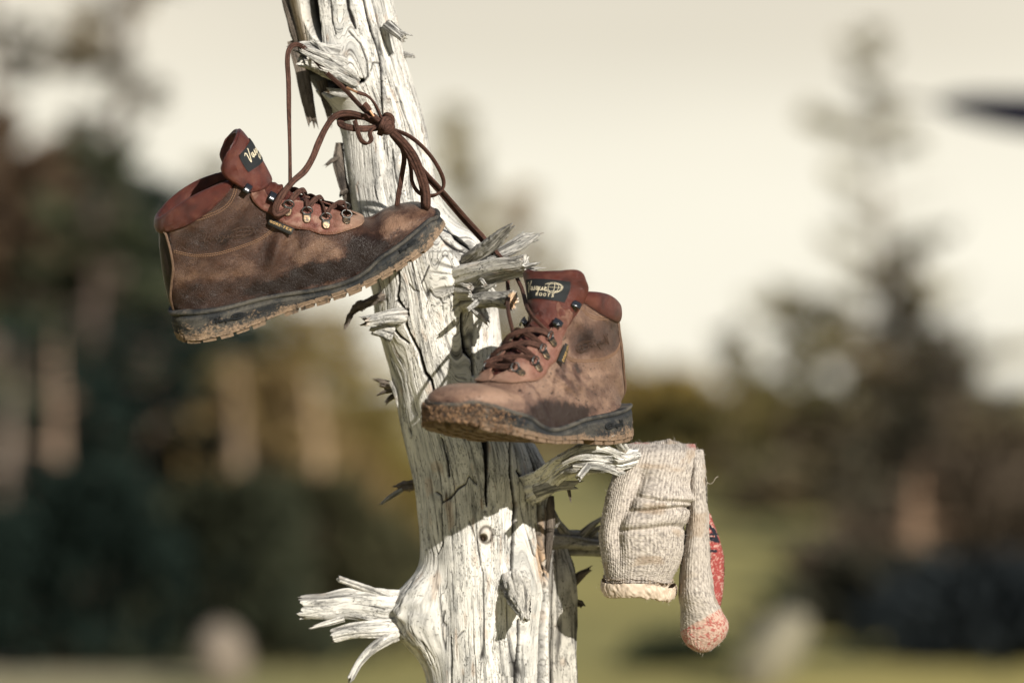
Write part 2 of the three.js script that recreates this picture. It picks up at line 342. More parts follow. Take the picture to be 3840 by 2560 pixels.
{ // fine fibres and flecks that the mesh is too coarse for; one tile is 420 drawing units
  const n = 1024, d = new Uint8Array(n * n * 4);
  const np = (x, y, fx, fy, z) => { const u = x * fx, v = y * fy, i = floor(u), j = floor(v); let a = u - i, b = v - j; a = a * a * (3 - 2 * a); b = b * b * (3 - 2 * b); const q = (p, r) => hash(((p % fx) + fx) % fx, ((r % fy) + fy) % fy, z); return lerp(lerp(q(i, j), q(i + 1, j), a), lerp(q(i, j + 1), q(i + 1, j + 1), a), b); };
  for (let y = 0; y < n; y++) for (let x = 0; x < n; x++) {
    const u0 = x / n, v = y / n, u = u0 + 0.006 * np(u0, v, 8, 6, 40) + 0.002 * np(u0, v, 30, 20, 41);
    const g = np(u, v, 150, 9, 1) + 0.6 * np(u, v, 300, 30, 2), f = np(u, v, 170, 44, 3) * 0.7 + np(u, v, 90, 70, 4) * 0.5 + 0.3 * np(u, v, 8, 5, 8), hl = 1 - abs(np(u, v, 44, 5, 5)), hm = np(u, v, 30, 11, 6);
    const k = 1 - 0.20 * sstep(0.1, 1.1, g) - 0.42 * sstep(0.38, 0.85, f) - 0.6 * sstep(0.94, 0.99, hl) * sstep(0.0, 0.35, hm) + 0.05 * np(u, v, 400, 200, 7);
    d.fill(clamp(k) * 255, (y * n + x) * 4, (y * n + x) * 4 + 3); d[(y * n + x) * 4 + 3] = 255;
  }
  const t = new THREE.DataTexture(d, n, n); t.wrapS = t.wrapT = THREE.RepeatWrapping; t.magFilter = THREE.LinearFilter; t.needsUpdate = true;
  woodMat.map = t; woodMat.bumpMap = t; woodMat.bumpScale = 0.0011;
}
{
  const vs = [], us = [];
  for (let y = -1400; y < -60; y += 45) vs.push(y);
  for (let y = -60; y <= 2640; y += 3.3) vs.push(y);
  for (let y = 2680; y <= 6560; y += 60) vs.push(y);
  for (let i = 0; i <= 330; i++) us.push(-1.82 + 3.64 * i / 330);
  for (let i = 1; i <= 36; i++) us.push(1.82 + (2 * PI - 3.64) * i / 36);
  const g = grid(us.length - 1, vs.length - 1, (th, y, o) => {
    const l = tL(y), r = tR(y), cx = (l + r) / 2, R = (r - l) / 2, s = sin(th), c = cos(th), px = cx + R * s, front = c > -0.1;
    let gx = (th > PI ? th - 2 * PI : th) * 262, gv = y, d = 0;
    gx += 16 * n3(gx / 130, y / 420, 1.2) + 7 * n3(gx / 40, y / 150, 4.4);
    const lean = (px - 1280 - y * 0.30) * 0;
    gx += lean;
    let knotDark = 0;
    const tw = th > PI ? th - 2 * PI : th, burl = exp(-pow(abs((y - 2300) / (y < 2300 ? 128 : 150)), 2.6)) * sstep(-0.62, -1.15, tw) * sstep(-2.6, -1.9, tw);
    d += burl * (122 + 12 * n3(tw * 6, y / 50, 3) + 7 * n3(tw * 16, y / 26, 5)); gx += burl * 26 * n3(tw * 2, y / 90, 8);
    if (front) for (const [kx, ky, kr, kh] of KNOTS) {
      const dx = px - kx, dy = y - ky, q = hypot(dx, dy * 0.75) / kr;
      if (q > 4) continue;
      const e = exp(-0.5 * (dx * dx / (2.2 * kr * kr) + dy * dy / (9 * kr * kr)));
      gx -= kr * Math.tanh(dx / (0.35 * kr)) * e * 0.9;
      d += kh * exp(-q * q * 1.1);
      if (kr < 30) knotDark = max(knotDark, exp(-q * q * 0.9));
      if (q < 1.5 && kr > 20) gv += 0;
    }
    const W = woodAt(gx, gv, 2.0, WOOD, 1.0), col = [...W.c];
    let h = W.h + d;
    h += 9 * fbm(cos(th) * 1.5, sin(th) * 1.5, y / 330, 2) + 4.5 * n3(gx / 52, y / 520, 6.6);
    // long natural drying checks besides the drawn cracks
    const rid = 1 - abs(n3(gx / 24, y / 460, 14.5)) * (1 + 0 * lean), chk = sstep(0.935, 0.99, rid) * sstep(-0.05, 0.35, n3(gx / 60, y / 240, 31)), rid2 = 1 - abs(n3(gx / 11, y / 210, 54.5)), chk2 = sstep(0.93, 0.99, rid2) * sstep(0.0, 0.35, n3(gx / 38, y / 130, 63));
    h -= 6 * chk + 2.5 * chk2;
    let dark = max(0.85 * chk, 0.7 * chk2);
    if (front) { const [dep, near] = crackAt(px, y); h -= dep; dark = max(dark, near * clamp(dep / 9, 0.5, 1)); }
    // knothole: a sunken ring round a plug
    const kq = hypot(px - 1822, (y - 2006) * 0.82);
    if (front && kq < 60) { const ring = exp(-(((kq - 25) / 4.5) ** 2)); h -= 9 * ring - 3 * (1 - sstep(10, 24, kq)); dark = max(dark, ring * 0.85); const hole = 1 - sstep(10, 19, hypot(px - 1811, y - 2018)); h -= 26 * hole; dark = max(dark, hole); }
    if (front) { // fibres that fan out into the broken branch on the right
      const dx = px - 1770, dy = (y - 1040) * 1.15, rr = hypot(dx, dy), fall = sstep(230, 90, rr) * sstep(0, 60, rr);
      if (fall > 0) { const an = Math.atan2(dy, dx), st = n3(an * 13, rr / 130, 3) + 0.6 * n3(an * 29, rr / 70, 8); dark = max(dark, fall * 0.72 * sstep(-0.25, 0.75, st)); h -= 9 * fall * sstep(0.1, 0.8, st); }
    }
    let cc = mixc(col, [0.018, 0.016, 0.016], clamp(dark));
    cc = mixc(cc, [0.30, 0.21, 0.14], knotDark * 0.35);
    // torn brownish inner wood on the right flank below the branch
    const torn = front ? sstep(1990, 2030, px + 14 * n3(px / 9, y / 40, 5)) * sstep(1880, 1960, y) * sstep(2230, 2120, y) : 0;
    cc = mixc(cc, mixc([0.50, 0.33, 0.20], [0.10, 0.07, 0.05], clamp(0.5 + n3(gx / 6, y / 60, 77))), torn * 0.8);
    h += torn * 9 * n3(gx / 9, y / 80, 41);
    // brown bark remnant on the upper left edge
    const bl = front ? sstep(1150, 1110, px - (y - 60) * 0.28) * sstep(190, 150, y) : 0;
    cc = mixc(cc, mixc([0.13, 0.11, 0.10], [0.40, 0.28, 0.17], sstep(-30, 0, px - (y - 60) * 0.28 - 1122)), bl * 0.85);
    const k = R + h;
    o.p.copy(at(cx + k * s, y, ZT + k * c * S * DEEP));
    o.c = cc;
    o.uv = [gx / 420, y / 420];
  }, { us, vs, wrap: true });
  part('trunk', g, woodMat, tree);
}
// a broken branch or splinter. pts: [px, py, z, r] ; flat: thickness over width ; jag: raggedness of the broken end
function stubGeo(pts, { n = 36, m = 54, flat = 1, ridge = 0.13, jag = 26, seed = 1, pal = WOOD, cap = null, tip = 0, bump = 1, wob = 0.22, roll = 0, rough = 0, blend = 0 } = {}) {
  const cv = new THREE.CatmullRomCurve3(pts.map((p) => at(p[0], p[1], p[2] + ZT)), false, 'centripetal');
  const arc = cv.getLengths(60), L = arc[60], rad = pts.map((p) => [p[3]]);
  const T = V3(), A = V3(), B = V3(), mm = m + 4;
  return grid(n, mm, (u, v, o, i, j) => {
    const t = min(j / m, 1), ph = u * 2 * PI, c = cos(ph), s = sin(ph), capK = j > m ? (j - m) / 4 : 0;
    const p = cv.getPoint(t); cv.getTangent(t, T);
    A.set(0, 0, 1).cross(T); if (A.lengthSq() < 0.04) A.set(0, 1, 0).cross(T); A.normalize(); B.crossVectors(T, A);
    if (roll) { const cr = cos(roll), sr = sin(roll), a0 = A.clone(); A.multiplyScalar(cr).addScaledVector(B, sr); B.multiplyScalar(cr).addScaledVector(a0, -sr); }
    let r = cat(rad, t * (pts.length - 1))[0];
    const along = t * L / S;
    const W = woodAt(ph * r * 0.9 + 40 * n3(t * 2, seed, 1), along, seed * 3.7, pal, 1);
    if (blend && t < blend) { const keep = [...W.c], w2 = woodAt(ph * r * 0.9, along, seed * 3.7, WOOD, 1); wood.c = mixc(w2.c, keep, sstep(blend * 0.4, blend, t + 0.12 * n3(c * 3, s * 3, seed))); }
    const rg = n3(c * 1.9 + seed, s * 1.9, along / 260 + seed) * 1.1 + 0.6 * n3(c * 4.2, s * 4.2 + seed, along / 130) + 0.35 * n3(c * 9, s * 9 + seed, along / 90);
    const groove = sstep(0.25, 0.6, n3(c * 3.1 + 5, s * 3.1 + seed * 2, along / 400));
    const fibre = sstep(0.45, 0.75, n3(ph * 5.1 + seed, along / 190, seed * 3)) * (1 - sstep(5.6, 6.28, ph));
    r = r * (1 + ridge * rg - 0.14 * groove - 0.07 * fibre + 0.025 * hash(floor(u * n / 2), floor(seed * 3), floor(along / 90 + hash(floor(u * n / 2), 5, 1) * 3))) + bump * W.h * min(1, r / 16);
    if (rough) r *= 1 + rough * (n3(c * 2.6 + seed, s * 2.6, along / 17) + 0.6 * n3(c * 5 + seed, s * 5, along / 7));
    if (tip) r *= 1 - tip * sstep(0.55, 1, t) * (0.75 + 0.35 * n3(c * 2, s * 2, seed + 4));
    r = max(r, 1);
    const wo = wob * 0.4 * rad[0][0];
    o.p.copy(p).addScaledVector(A, (c * r + wo * n3(along / 120, seed, 2)) * S).addScaledVector(B, (s * r * flat + wo * 0.6 * n3(along / 120, seed, 9)) * S);
    const fb = floor(u * n / 3), ragged = jag * (n3(c * 2.3 + seed, s * 2.3, 7) + 0.65 * hash(fb % floor(n / 3), floor(seed * 7), 3) + 0.35 * hash(i % n, floor(seed * 5), 9));
    o.p.addScaledVector(T, ragged * S * sstep(0.7, 1, t));
    o.c = mixc(W.c, [0.02, 0.018, 0.018], max(groove * 0.6, fibre * 0.7));
    o.uv = [u * max(1, Math.round(rad[0][0] * 2 * PI / 260)), along / 420 + seed * 0.37];
    if (capK) {
      const q = 1 - capK, cx = p.clone().addScaledVector(T, (-0.35 * r * (1 - q * q) + ragged * q * 0.7 + 0.25 * jag * n3(c * q * 4 + seed, s * q * 4, 11)) * S);
      o.p.copy(cx).addScaledVector(A, c * r * q * S).addScaledVector(B, s * r * flat * q * S);
      const pc = cap || pal, W2 = woodAt(c * r * q * 2 + 9, s * r * q * 2, seed + 50, pc, 1);
      o.c = mixc(W2.c, pc.dark, sstep(0.2, 0.6, n3(ph * 1.6, q * 2, seed)) * 0.8);
    }
  }, { wrap: true });
}
const tz = trunkZ;
function branch(name, list, label) {   // first entry is the stub, the rest are its splinters
  let root = null;
  list.forEach(([pts, o], i) => {
    const m = part(i ? 'splinter' : name, stubGeo(pts, o), woodMat, root || tree, i ? undefined : label);
    if (!i) root = m;
  });
  return root;
}
// upper left stub that carries the laces: thick, broken end towards the viewer
branch('branch_stub', [
  [[[1350, 256, -0.005, 66], [1270, 246, 0.044, 56], [1200, 226, 0.068, 44], [1130, 206, 0.086, 39]], { flat: 0.95, jag: 20, seed: 3, m: 80, n: 84, ridge: 0.22, cap: GREYWOOD, rough: 0.05 }],
  [[[1330, 205, 0.040, 16], [1230, 178, 0.068, 15], [1140, 164, 0.082, 12], [1078, 172, 0.090, 7]], { flat: 0.5, jag: 18, seed: 5, n: 16, m: 26, tip: 0.5 }],
  [[[1300, 232, 0.060, 12], [1230, 196, 0.077, 12], [1165, 152, 0.084, 5]], { flat: 0.5, jag: 12, seed: 6, n: 14, m: 22, tip: 0.7 }],
  [[[1290, 250, 0.064, 12], [1220, 200, 0.080, 10], [1180, 152, 0.086, 5]], { flat: 0.5, jag: 12, seed: 8, n: 14, m: 22, tip: 0.7 }],
  [[[1330, 285, 0.052, 16], [1270, 240, 0.076, 13], [1205, 196, 0.086, 6]], { flat: 0.45, jag: 14, seed: 9, n: 14, m: 22, tip: 0.6 }],
  [[[1345, 300, 0.050, 15], [1300, 262, 0.072, 12], [1246, 226, 0.082, 6]], { flat: 0.45, jag: 14, seed: 10, n: 14, m: 22, tip: 0.6 }],
  [[[1300, 350, 0.046, 20], [1262, 345, 0.058, 17], [1232, 340, 0.064, 12]], { flat: 0.7, jag: 14, seed: 11, n: 18, m: 20, cap: FRESH }],
  ...Array.from({ length: 12 }, (_, k) => { const R = rng(900 + k), f = R(), y0 = 205 + 110 * f, x0 = 1350 - 40 * R(), L = 90 + 110 * R(), sl = 0.28 + 0.22 * R(), z0 = 0.040 + 0.022 * f + 0.01 * R(); return [[[x0, y0 + 8, z0 - 0.014, 9 + 5 * R()], [x0 - L * 0.5, y0 - L * 0.5 * sl, z0 + L * 0.00016, 9 + 4 * R()], [x0 - L, y0 - L * sl - 10 * R(), z0 + L * 0.00030, 4 + 5 * R()]], { flat: 0.45, jag: 16, seed: 130 + k, n: 21, m: 26, ridge: 0.28 }]; }),
], 'thick broken stub with a splintered top');
branch('bark_strip', [
  [[[1105, 150, 0.010, 26], [1130, 262, 0.016, 24], [1152, 360, 0.020, 24], [1172, 452, 0.018, 17]], { flat: 0.35, jag: 34, seed: 21, pal: BARK, m: 50 }],
  [[[1206, 300, 0.020, 20], [1226, 380, 0.016, 16], [1240, 455, 0.014, 9]], { flat: 0.4, jag: 26, seed: 22, pal: BARK }],
]);
branch('bark_strip', [
  [[[1272, 535, 0.006, 14], [1272, 600, 0.008, 22], [1284, 670, 0.006, 19], [1304, 740, 0.004, 15], [1316, 830, 0.002, 10]], { flat: 0.5, jag: 26, seed: 24, pal: BARK, m: 60 }],
  [[[1268, 590, 0.010, 9], [1244, 602, 0.014, 8], [1226, 616, 0.016, 6]], { jag: 12, seed: 25, pal: BARK, n: 12, m: 14 }],
  [[[1300, 715, 0.008, 10], [1284, 722, 0.012, 10], [1272, 736, 0.014, 7]], { jag: 14, seed: 26, pal: BARK, n: 12, m: 14 }],
]);
branch('bark_strip', [[[[1058, -90, 0.004, 26], [1082, 20, 0.012, 24], [1104, 110, 0.016, 20], [1122, 180, 0.014, 12]], { flat: 0.5, jag: 20, seed: 28, pal: BARK, m: 40 }]]);
branch('twig', [
  [[[1450, 92, 0.040, 20], [1482, 118, 0.052, 18], [1514, 146, 0.060, 15]], { jag: 12, seed: 31, m: 24, cap: GREYWOOD }],
  [[[1462, 112, 0.046, 11], [1506, 122, 0.058, 8], [1544, 132, 0.064, 3]], { flat: 0.6, jag: 6, seed: 32, n: 12, m: 20, tip: 0.6 }],
]);
branch('twig', [[[[1498, 202, 0.0, 12], [1540, 208, 0.004, 9], [1551, 212, 0.006, 7]], { jag: 6, seed: 33, n: 12, m: 12 }]]);
// the splintered cluster in the middle on the right
branch('branch_stub', [
  [[[1650, 1066, 0.034, 40], [1724, 1044, 0.062, 44], [1796, 1020, 0.090, 37], [1880, 1000, 0.112, 33], [1950, 990, 0.128, 31], [1980, 986, 0.134, 30]], { jag: 12, seed: 41, m: 90, n: 64, pal: GREYWOOD, cap: WOOD, ridge: 0.12, blend: 0.62 }],
  [[[1700, 1012, 0.030, 20], [1780, 958, 0.080, 24], [1840, 912, 0.102, 22], [1884, 874, 0.116, 17], [1916, 848, 0.126, 12]], { jag: 18, seed: 42, m: 70, n: 48, ridge: 0.2, rough: 0.1, pal: GREYWOOD }],
  [[[1770, 985, 0.080, 9], [1840, 940, 0.098, 11], [1880, 906, 0.110, 10], [1906, 880, 0.118, 6]], { flat: 0.6, jag: 22, seed: 43, n: 27, ridge: 0.25, rough: 0.08, pal: GREYWOOD }],
  [[[1780, 990, 0.040, 12], [1860, 950, 0.066, 14], [1920, 918, 0.076, 17], [1958, 898, 0.080, 21], [1990, 890, 0.084, 15]], { flat: 0.4, jag: 42, seed: 44, m: 70, n: 48, ridge: 0.3 }],
  [[[1800, 992, 0.050, 9], [1900, 950, 0.074, 10], [1960, 924, 0.084, 8], [2022, 880, 0.092, 4]], { flat: 0.6, jag: 12, seed: 144, n: 24, ridge: 0.25 }],
  [[[1930, 908, 0.078, 8], [1950, 886, 0.080, 7], [1960, 872, 0.082, 4]], { flat: 0.5, jag: 12, seed: 145, n: 18, m: 16 }],
  [[[1830, 975, 0.066, 10], [1920, 945, 0.078, 12], [1985, 905, 0.086, 9], [2016, 880, 0.09, 3]], { flat: 0.5, jag: 16, seed: 45, n: 24, ridge: 0.25 }],
  [[[1780, 1062, 0.070, 16], [1870, 1042, 0.100, 18], [1950, 1026, 0.120, 17], [2014, 1020, 0.130, 17]], { flat: 0.55, jag: 8, seed: 46, m: 60, n: 40, ridge: 0.2 }],
  [[[1880, 1035, 0.108, 10], [1960, 1016, 0.126, 9], [2010, 1006, 0.132, 6], [2044, 1004, 0.136, 2]], { flat: 0.6, jag: 8, seed: 47, n: 16, tip: 0.5 }],
  [[[1965, 1000, 0.134, 9], [2000, 990, 0.140, 7], [2026, 984, 0.144, 3]], { jag: 6, seed: 48, n: 14, m: 18, tip: 0.5 }],
  [[[1670, 1092, 0.036, 34], [1726, 1088, 0.068, 36], [1770, 1090, 0.092, 27]], { flat: 0.7, jag: 34, seed: 49, n: 60, pal: GREYWOOD, cap: WOOD, ridge: 0.2, blend: 0.8 }],
  [[[1790, 1066, 0.092, 9], [1805, 1050, 0.102, 8], [1818, 1066, 0.106, 7]], { flat: 0.6, jag: 10, seed: 50, n: 14, m: 16 }],
  [[[1780, 1092, 0.088, 10], [1830, 1078, 0.102, 9], [1858, 1064, 0.108, 4]], { flat: 0.6, jag: 14, seed: 51, n: 14, m: 18, tip: 0.4, pal: GREYWOOD }],
], 'grey broken branch splitting into pointed splinters');
branch('branch_stub', [
  [[[1710, 1146, 0.035, 36], [1780, 1128, 0.080, 34], [1850, 1122, 0.108, 30], [1900, 1126, 0.124, 33], [1922, 1128, 0.130, 37]], { jag: 10, seed: 55, m: 70, n: 64, pal: GREYWOOD, cap: FRESH, ridge: 0.1 }],
  [[[1790, 1130, 0.104, 10], [1774, 1144, 0.112, 10], [1758, 1158, 0.116, 8]], { flat: 0.6, jag: 12, seed: 56, n: 16, m: 18 }],
  [[[1770, 1150, 0.086, 16], [1800, 1180, 0.096, 15], [1826, 1206, 0.102, 8]], { flat: 0.45, jag: 20, seed: 57, n: 18, m: 22, cap: FRESH }],
  [[[1780, 1160, 0.090, 12], [1806, 1192, 0.096, 11], [1832, 1200, 0.100, 6]], { flat: 0.4, jag: 18, seed: 58, n: 16, m: 20, pal: GREYWOOD }],
], 'short round stub with a fresh tan broken end');
// left side, middle
branch('twig', [[[[1470, 1108, 0.020, 15], [1424, 1112, 0.034, 17], [1384, 1130, 0.037, 15], [1346, 1144, 0.039, 17], [1322, 1166, 0.040, 10], [1306, 1196, 0.041, 9], [1292, 1228, 0.042, 6]], { jag: 14, seed: 61, pal: BARK, m: 110, n: 30, ridge: 0.25, rough: 0.28 }]], 'dark bent twig');
branch('branch_stub', [
  [[[1560, 1190, 0.020, 36], [1480, 1188, 0.060, 28], [1420, 1197, 0.070, 22], [1368, 1206, 0.076, 18]], { jag: 16, seed: 63, m: 60, n: 48, cap: BARK }],
  [[[1470, 1250, 0.050, 30], [1432, 1238, 0.056, 22], [1396, 1236, 0.056, 14]], { flat: 0.6, jag: 14, seed: 64, m: 24 }],
], 'small white stub with a dark hollow end');
branch('twig', [
  [[[1492, 1452, 0.000, 22], [1458, 1446, 0.004, 17], [1426, 1440, 0.004, 9]], { jag: 22, seed: 66, pal: BARK, m: 40, n: 36, ridge: 0.3, rough: 0.12 }],
  [[[1470, 1440, 0.006, 9], [1440, 1430, 0.004, 7], [1410, 1420, 0.002, 4]], { jag: 16, seed: 67, pal: BARK, n: 18, m: 18, ridge: 0.3 }],
  [[[1470, 1462, 0.006, 9], [1440, 1468, 0.004, 7], [1412, 1482, 0.002, 3]], { jag: 16, seed: 69, pal: BARK, n: 18, m: 18, ridge: 0.3 }],
  [[[1480, 1480, 0.006, 10], [1462, 1492, 0.004, 9], [1448, 1506, 0.002, 6]], { jag: 12, seed: 70, pal: BARK, n: 18, m: 18, ridge: 0.3 }],
  [[[1462, 1430, 0.016, 7], [1480, 1470, 0.016, 8], [1492, 1520, 0.016, 4]], { jag: 10, seed: 68, n: 12, m: 18 }],
]);
branch('twig', [
  [[[1548, 1818, 0.004, 22], [1516, 1822, 0.006, 19], [1490, 1832, 0.010, 15]], { jag: 18, seed: 71, pal: BARK, m: 40, ridge: 0.25, rough: 0.3 }],
  [[[1506, 1836, 0.010, 9], [1464, 1862, 0.016, 9], [1428, 1890, 0.020, 5]], { jag: 8, seed: 72, n: 16, m: 24, pal: GREYWOOD }],
]);
// lower left: burl collar and the broad broken branch
branch('branch_stub', [
  [[[1560, 2280, 0.006, 60], [1450, 2280, 0.018, 62], [1340, 2268, 0.026, 54], [1230, 2268, 0.030, 50], [1132, 2272, 0.032, 46]], { flat: 0.55, jag: 20, seed: 82, m: 90, n: 84, cap: BARK, ridge: 0.1 }],
  [[[1540, 2350, 0.010, 36], [1420, 2356, 0.034, 35], [1330, 2366, 0.040, 33], [1248, 2384, 0.042, 29]], { flat: 0.6, jag: 10, seed: 83, m: 60, n: 54, cap: BARK }],
  [[[1470, 2244, 0.020, 18], [1390, 2212, 0.026, 15], [1320, 2188, 0.030, 13], [1270, 2172, 0.032, 12]], { flat: 0.8, jag: 6, seed: 84, m: 34, n: 20 }],
  [[[1500, 2370, 0.014, 28], [1440, 2400, 0.034, 24], [1386, 2438, 0.040, 19], [1346, 2486, 0.042, 15], [1314, 2546, 0.044, 13]], { jag: 14, seed: 85, m: 46, n: 22, cap: BARK }],
  [[[1290, 2318, 0.046, 13], [1230, 2336, 0.050, 12], [1176, 2350, 0.050, 7]], { flat: 0.5, jag: 16, seed: 86, n: 16, m: 16 }],
], 'broad pale broken branch of several splintered pieces');
// right: the branch under the boot that carries the sock
branch('branch_stub', [
  [[[1960, 1846, 0.010, 60], [2040, 1806, 0.088, 52], [2130, 1744, 0.138, 48], [2230, 1716, 0.148, 46], [2326, 1728, 0.122, 38], [2440, 1708, 0.058, 26], [2560, 1698, 0.020, 20]], { flat: 0.7, jag: 18, seed: 91, m: 140, n: 90, ridge: 0.32, rough: 0.05 }],
  [[[2050, 1782, 0.100, 22], [2150, 1706, 0.158, 18], [2262, 1652, 0.170, 10]], { flat: 0.45, jag: 30, seed: 92, n: 36, m: 44, ridge: 0.3 }],
  [[[2150, 1738, 0.160, 13], [2240, 1744, 0.170, 14], [2312, 1766, 0.158, 12]], { flat: 0.3, jag: 34, seed: 93, n: 36, m: 40, ridge: 0.35 }],
  [[[2170, 1690, 0.166, 12], [2250, 1680, 0.172, 14], [2322, 1704, 0.156, 12]], { flat: 0.3, jag: 36, seed: 94, n: 36, m: 40, ridge: 0.35 }],
  [[[2344, 1690, 0.128, 18], [2316, 1650, 0.150, 17], [2288, 1612, 0.164, 6]], { flat: 0.5, jag: 14, seed: 95, n: 27, m: 30, tip: 0.3, ridge: 0.25 }],
  [[[2206, 1744, 0.166, 13], [2186, 1768, 0.180, 13], [2168, 1792, 0.188, 12]], { jag: 5, seed: 96, n: 30, m: 24 }],
  [[[2010, 1840, 0.080, 28], [2080, 1824, 0.116, 20], [2160, 1818, 0.128, 15]], { flat: 0.5, jag: 26, seed: 97, n: 36, m: 40, pal: GREYWOOD }],
  [[[2080, 1794, 0.126, 12], [2160, 1764, 0.160, 11], [2246, 1768, 0.164, 7]], { flat: 0.35, jag: 30, seed: 192, n: 27, m: 40, ridge: 0.35, pal: GREYWOOD }],
  [[[2110, 1738, 0.156, 9], [2190, 1712, 0.174, 9], [2276, 1716, 0.174, 8]], { flat: 0.35, jag: 30, seed: 193, n: 27, m: 40, ridge: 0.35 }],
  [[[2130, 1700, 0.056, 13], [2190, 1664, 0.062, 12], [2268, 1630, 0.066, 10]], { flat: 0.5, jag: 16, seed: 98, n: 27, m: 30, pal: GREYWOOD }],
  [[[2130, 1830, 0.11, 7], [2136, 1856, 0.11, 6], [2140, 1876, 0.11, 3]], { flat: 0.5, jag: 8, seed: 99, n: 12, m: 14, pal: BARK }],
], 'splintered branch that runs under the boot heel to the sock');
branch('branch_stub', [
  [[[2040, 2040, -0.030, 60], [2120, 2036, -0.028, 50], [2200, 2040, -0.040, 46], [2300, 2046, -0.055, 40]], { jag: 20, seed: 101, m: 50, n: 40, pal: GREYWOOD, ridge: 0.18 }],
  [[[2180, 2010, -0.030, 20], [2220, 1970, -0.030, 14], [2256, 1944, -0.034, 7]], { flat: 0.6, jag: 26, seed: 102, n: 20, m: 26, pal: GREYWOOD }],
  [[[2210, 2010, -0.036, 12], [2240, 1985, -0.036, 10], [2266, 1966, -0.04, 5]], { flat: 0.6, jag: 20, seed: 103, n: 16, m: 20, pal: GREYWOOD }],
  [[[2060, 1900, 0.0, 14], [2090, 1960, -0.012, 17], [2130, 2010, -0.022, 22]], { flat: 0.6, jag: 10, seed: 104, n: 20, m: 30, pal: GREYWOOD }],
], 'dark shaded stub behind the sock');
branch('bark_slab', [
  [[[2092, 2062, -0.004, 34], [2104, 2160, 0.002, 54], [2104, 2300, 0.004, 58], [2100, 2440, 0.004, 60], [2104, 2600, 0.002, 62], [2110, 2800, 0, 50]], { flat: 0.5, jag: 30, seed: 111, m: 110, n: 56, pal: GREYWOOD, ridge: 0.12 }],
  [[[2130, 2200, -0.01, 20], [2172, 2160, -0.014, 18], [2212, 2134, -0.016, 8]], { flat: 0.5, jag: 18, seed: 112, n: 20, m: 24, pal: BARK }],
  [[[2150, 2256, -0.008, 12], [2176, 2262, -0.01, 12], [2186, 2272, -0.01, 9]], { flat: 0.6, jag: 6, seed: 113, n: 14, m: 14, pal: BARK }],
  [[[2060, 1860, 0.016, 16], [2066, 1940, 0.020, 18], [2060, 2040, 0.020, 14], [2056, 2140, 0.018, 6]], { flat: 0.5, jag: 26, seed: 114, n: 22, m: 46, pal: BARK }],
], 'dark grey slab of loosening bark');
{ // burl on the lower front
  const z = tz(1940, 2200);
  branch('knot', [[[[1925, 2130, z - 0.020, 30], [1930, 2180, z + 0.004, 52], [1946, 2240, z + 0.026, 46], [1962, 2300, z + 0.046, 22], [1968, 2326, z + 0.052, 17]], { jag: 5, seed: 121, m: 90, n: 64, ridge: 0.16, bump: 2.4, rough: 0.11, pal: GREYWOOD, cap: WOOD, blend: 0.35 }]], 'rough conical burl');
}
// ---------------------------------------------------------------- flat braided lace
const LACE = surf({ roughness: 0.82, specularIntensity: 0.4, sheen: 0.25, sheenColor: new THREE.Color(0.35, 0.22, 0.16), sheenRoughness: 0.5 });
{
  const w = 64, h = 64, d = new Uint8Array(w * h * 4);
  for (let y = 0; y < h; y++) for (let x = 0; x < w; x++) {   // herringbone braid: across (x) eight cords, along (y) four plaits
    const c = floor(x / 8), f = (x % 8) / 8 - 0.5, ph = ((y / 16 + (c % 2 ? f : -f) * 0.8) % 1 + 1) % 1;
    const k = clamp(sqrt(max(0, 1 - (f * 2) ** 2)) * 0.6 + 0.4 * sqrt(max(0, 1 - (ph * 2 - 1) ** 2)));
    d.fill((0.3 + 0.7 * k) * 255, (y * w + x) * 4, (y * w + x) * 4 + 3); d[(y * w + x) * 4 + 3] = 255;
  }
  const t = new THREE.DataTexture(d, w, h); t.wrapS = t.wrapT = THREE.RepeatWrapping; t.magFilter = THREE.LinearFilter; t.needsUpdate = true;
  LACE.bumpMap = t; LACE.bumpScale = 0.0009; LACE.map = t;
}
function laceGeo(pts, w = 0.0026, h = 0.0010, seed = 1, o = {}) {
  return ribbon(pts, { w, h, n: 16, square: 0.7, col: (a, l, p) => { const c = floor(a / (2 * PI) * 16), f = (a / (2 * PI) * 16) % 1, q = n3(l * 260, c * 3.3, seed), r = n3(l * 900 + c * 0.5, c * 7, seed + 4); const k = 0.85 + 0.35 * q + 0.35 * r; return [0.092 * k, 0.044 * k, 0.032 * k]; }, uvs: (u, l) => [u, l / 0.0105], ...o });
}
